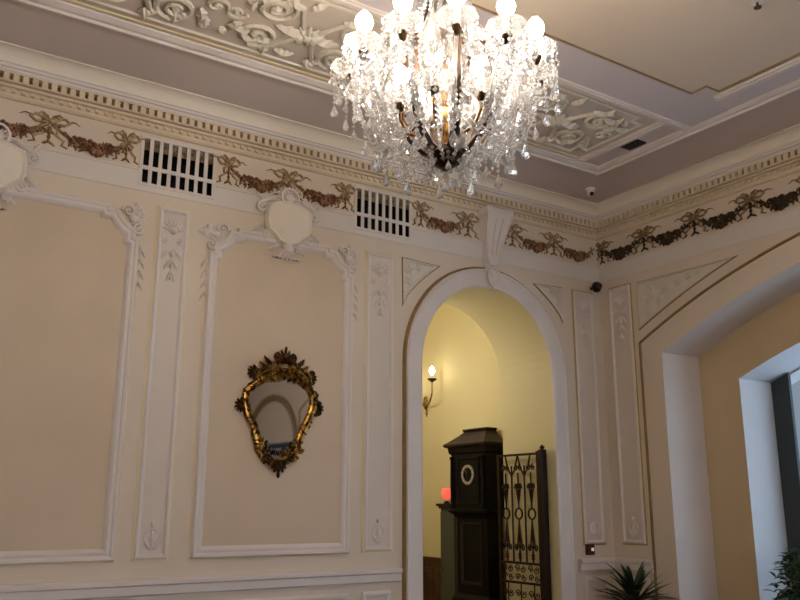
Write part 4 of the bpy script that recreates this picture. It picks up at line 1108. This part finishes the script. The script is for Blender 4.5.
for k in range(46):
    az = k * 2.4; u = (k % 12) / 12
    bm = BM(); blade(bm, (5.95, 5.32, 0.56 + 0.07 * rnd.random()), az, rnd.uniform(0.34, 0.43), 0.026, rnd.uniform(0.35, 1.4), rnd.uniform(0.1, 1.0)); lf = obj('leaf', bm, 'leaf', t)
t = thing('ficus_plant', 'bushy green potted plant in front of the window at the lower right edge', 'plant', (6.66, 4.10, 0))
pc = Vector((6.66, 4.10, 0))
bm = BM(); lathe(bm, [(0, 0), (0.13, 0), (0.17, 0.30), (0.18, 0.31), (0.18, 0.34), (0.15, 0.34), (0.15, 0.31), (0, 0.31)], pc, 20); obj('pot', bm, 'pot', t)
bm = BM()
for k in range(7):
    a = k * 0.9; tube(bm, [pc + Vector((0, 0, 0.30)), pc + Vector((0.05 * cos(a), 0.05 * sin(a), 0.6)), pc + Vector((0.17 * cos(a), 0.17 * sin(a), 0.95))], [0.012, 0.009, 0.004], 6)
obj('branches', bm, 'wains', t)
bm = BM()
for k in range(900):
    a = rnd.uniform(0, 2 * pi); zz = rnd.uniform(-1, 1); rr = 0.28 * sqrt(1 - zz * zz) * rnd.uniform(0.5, 1)
    blade(bm, pc + Vector((rr * cos(a), rr * sin(a), 0.76 + 0.34 * zz)), a + rnd.uniform(-1, 1), rnd.uniform(0.06, 0.10), 0.02, rnd.uniform(-0.4, 0.9), 0.8, 4)
f = obj('foliage', bm, 'leaf2', t); f['kind'] = 'stuff'

# ------------------------------------------------------------------ lights
def area(name, loc, rot, sx, sy, e, c):
    l = bpy.data.lights.new(name, 'AREA'); l.shape = 'RECTANGLE'; l.size = sx; l.size_y = sy; l.energy = e; l.color = c
    o = bpy.data.objects.new(name, l); COL.objects.link(o); o.location = loc; o.rotation_euler = rot; return o
area('daylight_right_window', (8.3, 2.2, 1.9), (0, radians(90), 0), 2.6, 5.0, 60, (0.55, 0.76, 1.0))
area('daylight_near_window', (0.15, YN - 0.5, 1.9), (radians(90), 0, 0), 1.5, 2.2, 150, (0.94, 0.94, 1.0))
area('daylight_near_window', (3.35, YN - 0.5, 1.9), (radians(90), 0, 0), 1.5, 2.2, 45, (0.94, 0.94, 1.0))
w = bpy.data.worlds.new('sky'); SC.world = w; w.use_nodes = True
bg = w.node_tree.nodes['Background']; bg.inputs[0].default_value = (0.62, 0.78, 0.95, 1); bg.inputs[1].default_value = 0.30

# ------------------------------------------------------------------ camera
Rm = ((0.835403, -0.54963159, 0.00263538), (0.13278917, 0.19717323, -0.97133401), (0.53335622, 0.81180529, 0.23770423))
cd = bpy.data.cameras.new('camera'); cam = bpy.data.objects.new('camera', cd); COL.objects.link(cam)
cd.sensor_fit = 'HORIZONTAL'; cd.sensor_width = 36; cd.lens = 833.17 / 800 * 36; cd.clip_start = 0.05
r, u, b = Vector(Rm[0]), -Vector(Rm[1]), -Vector(Rm[2])
m = Matrix(((r.x, u.x, b.x, 0), (r.y, u.y, b.y, 0), (r.z, u.z, b.z, 1.45), (0, 0, 0, 1)))
cam.matrix_world = m
SC.camera = cam
vs = SC.view_settings
vs.view_transform = 'Standard'; vs.look = 'None'; vs.exposure = 0.27; vs.gamma = 1.0; vs.use_curve_mapping = False
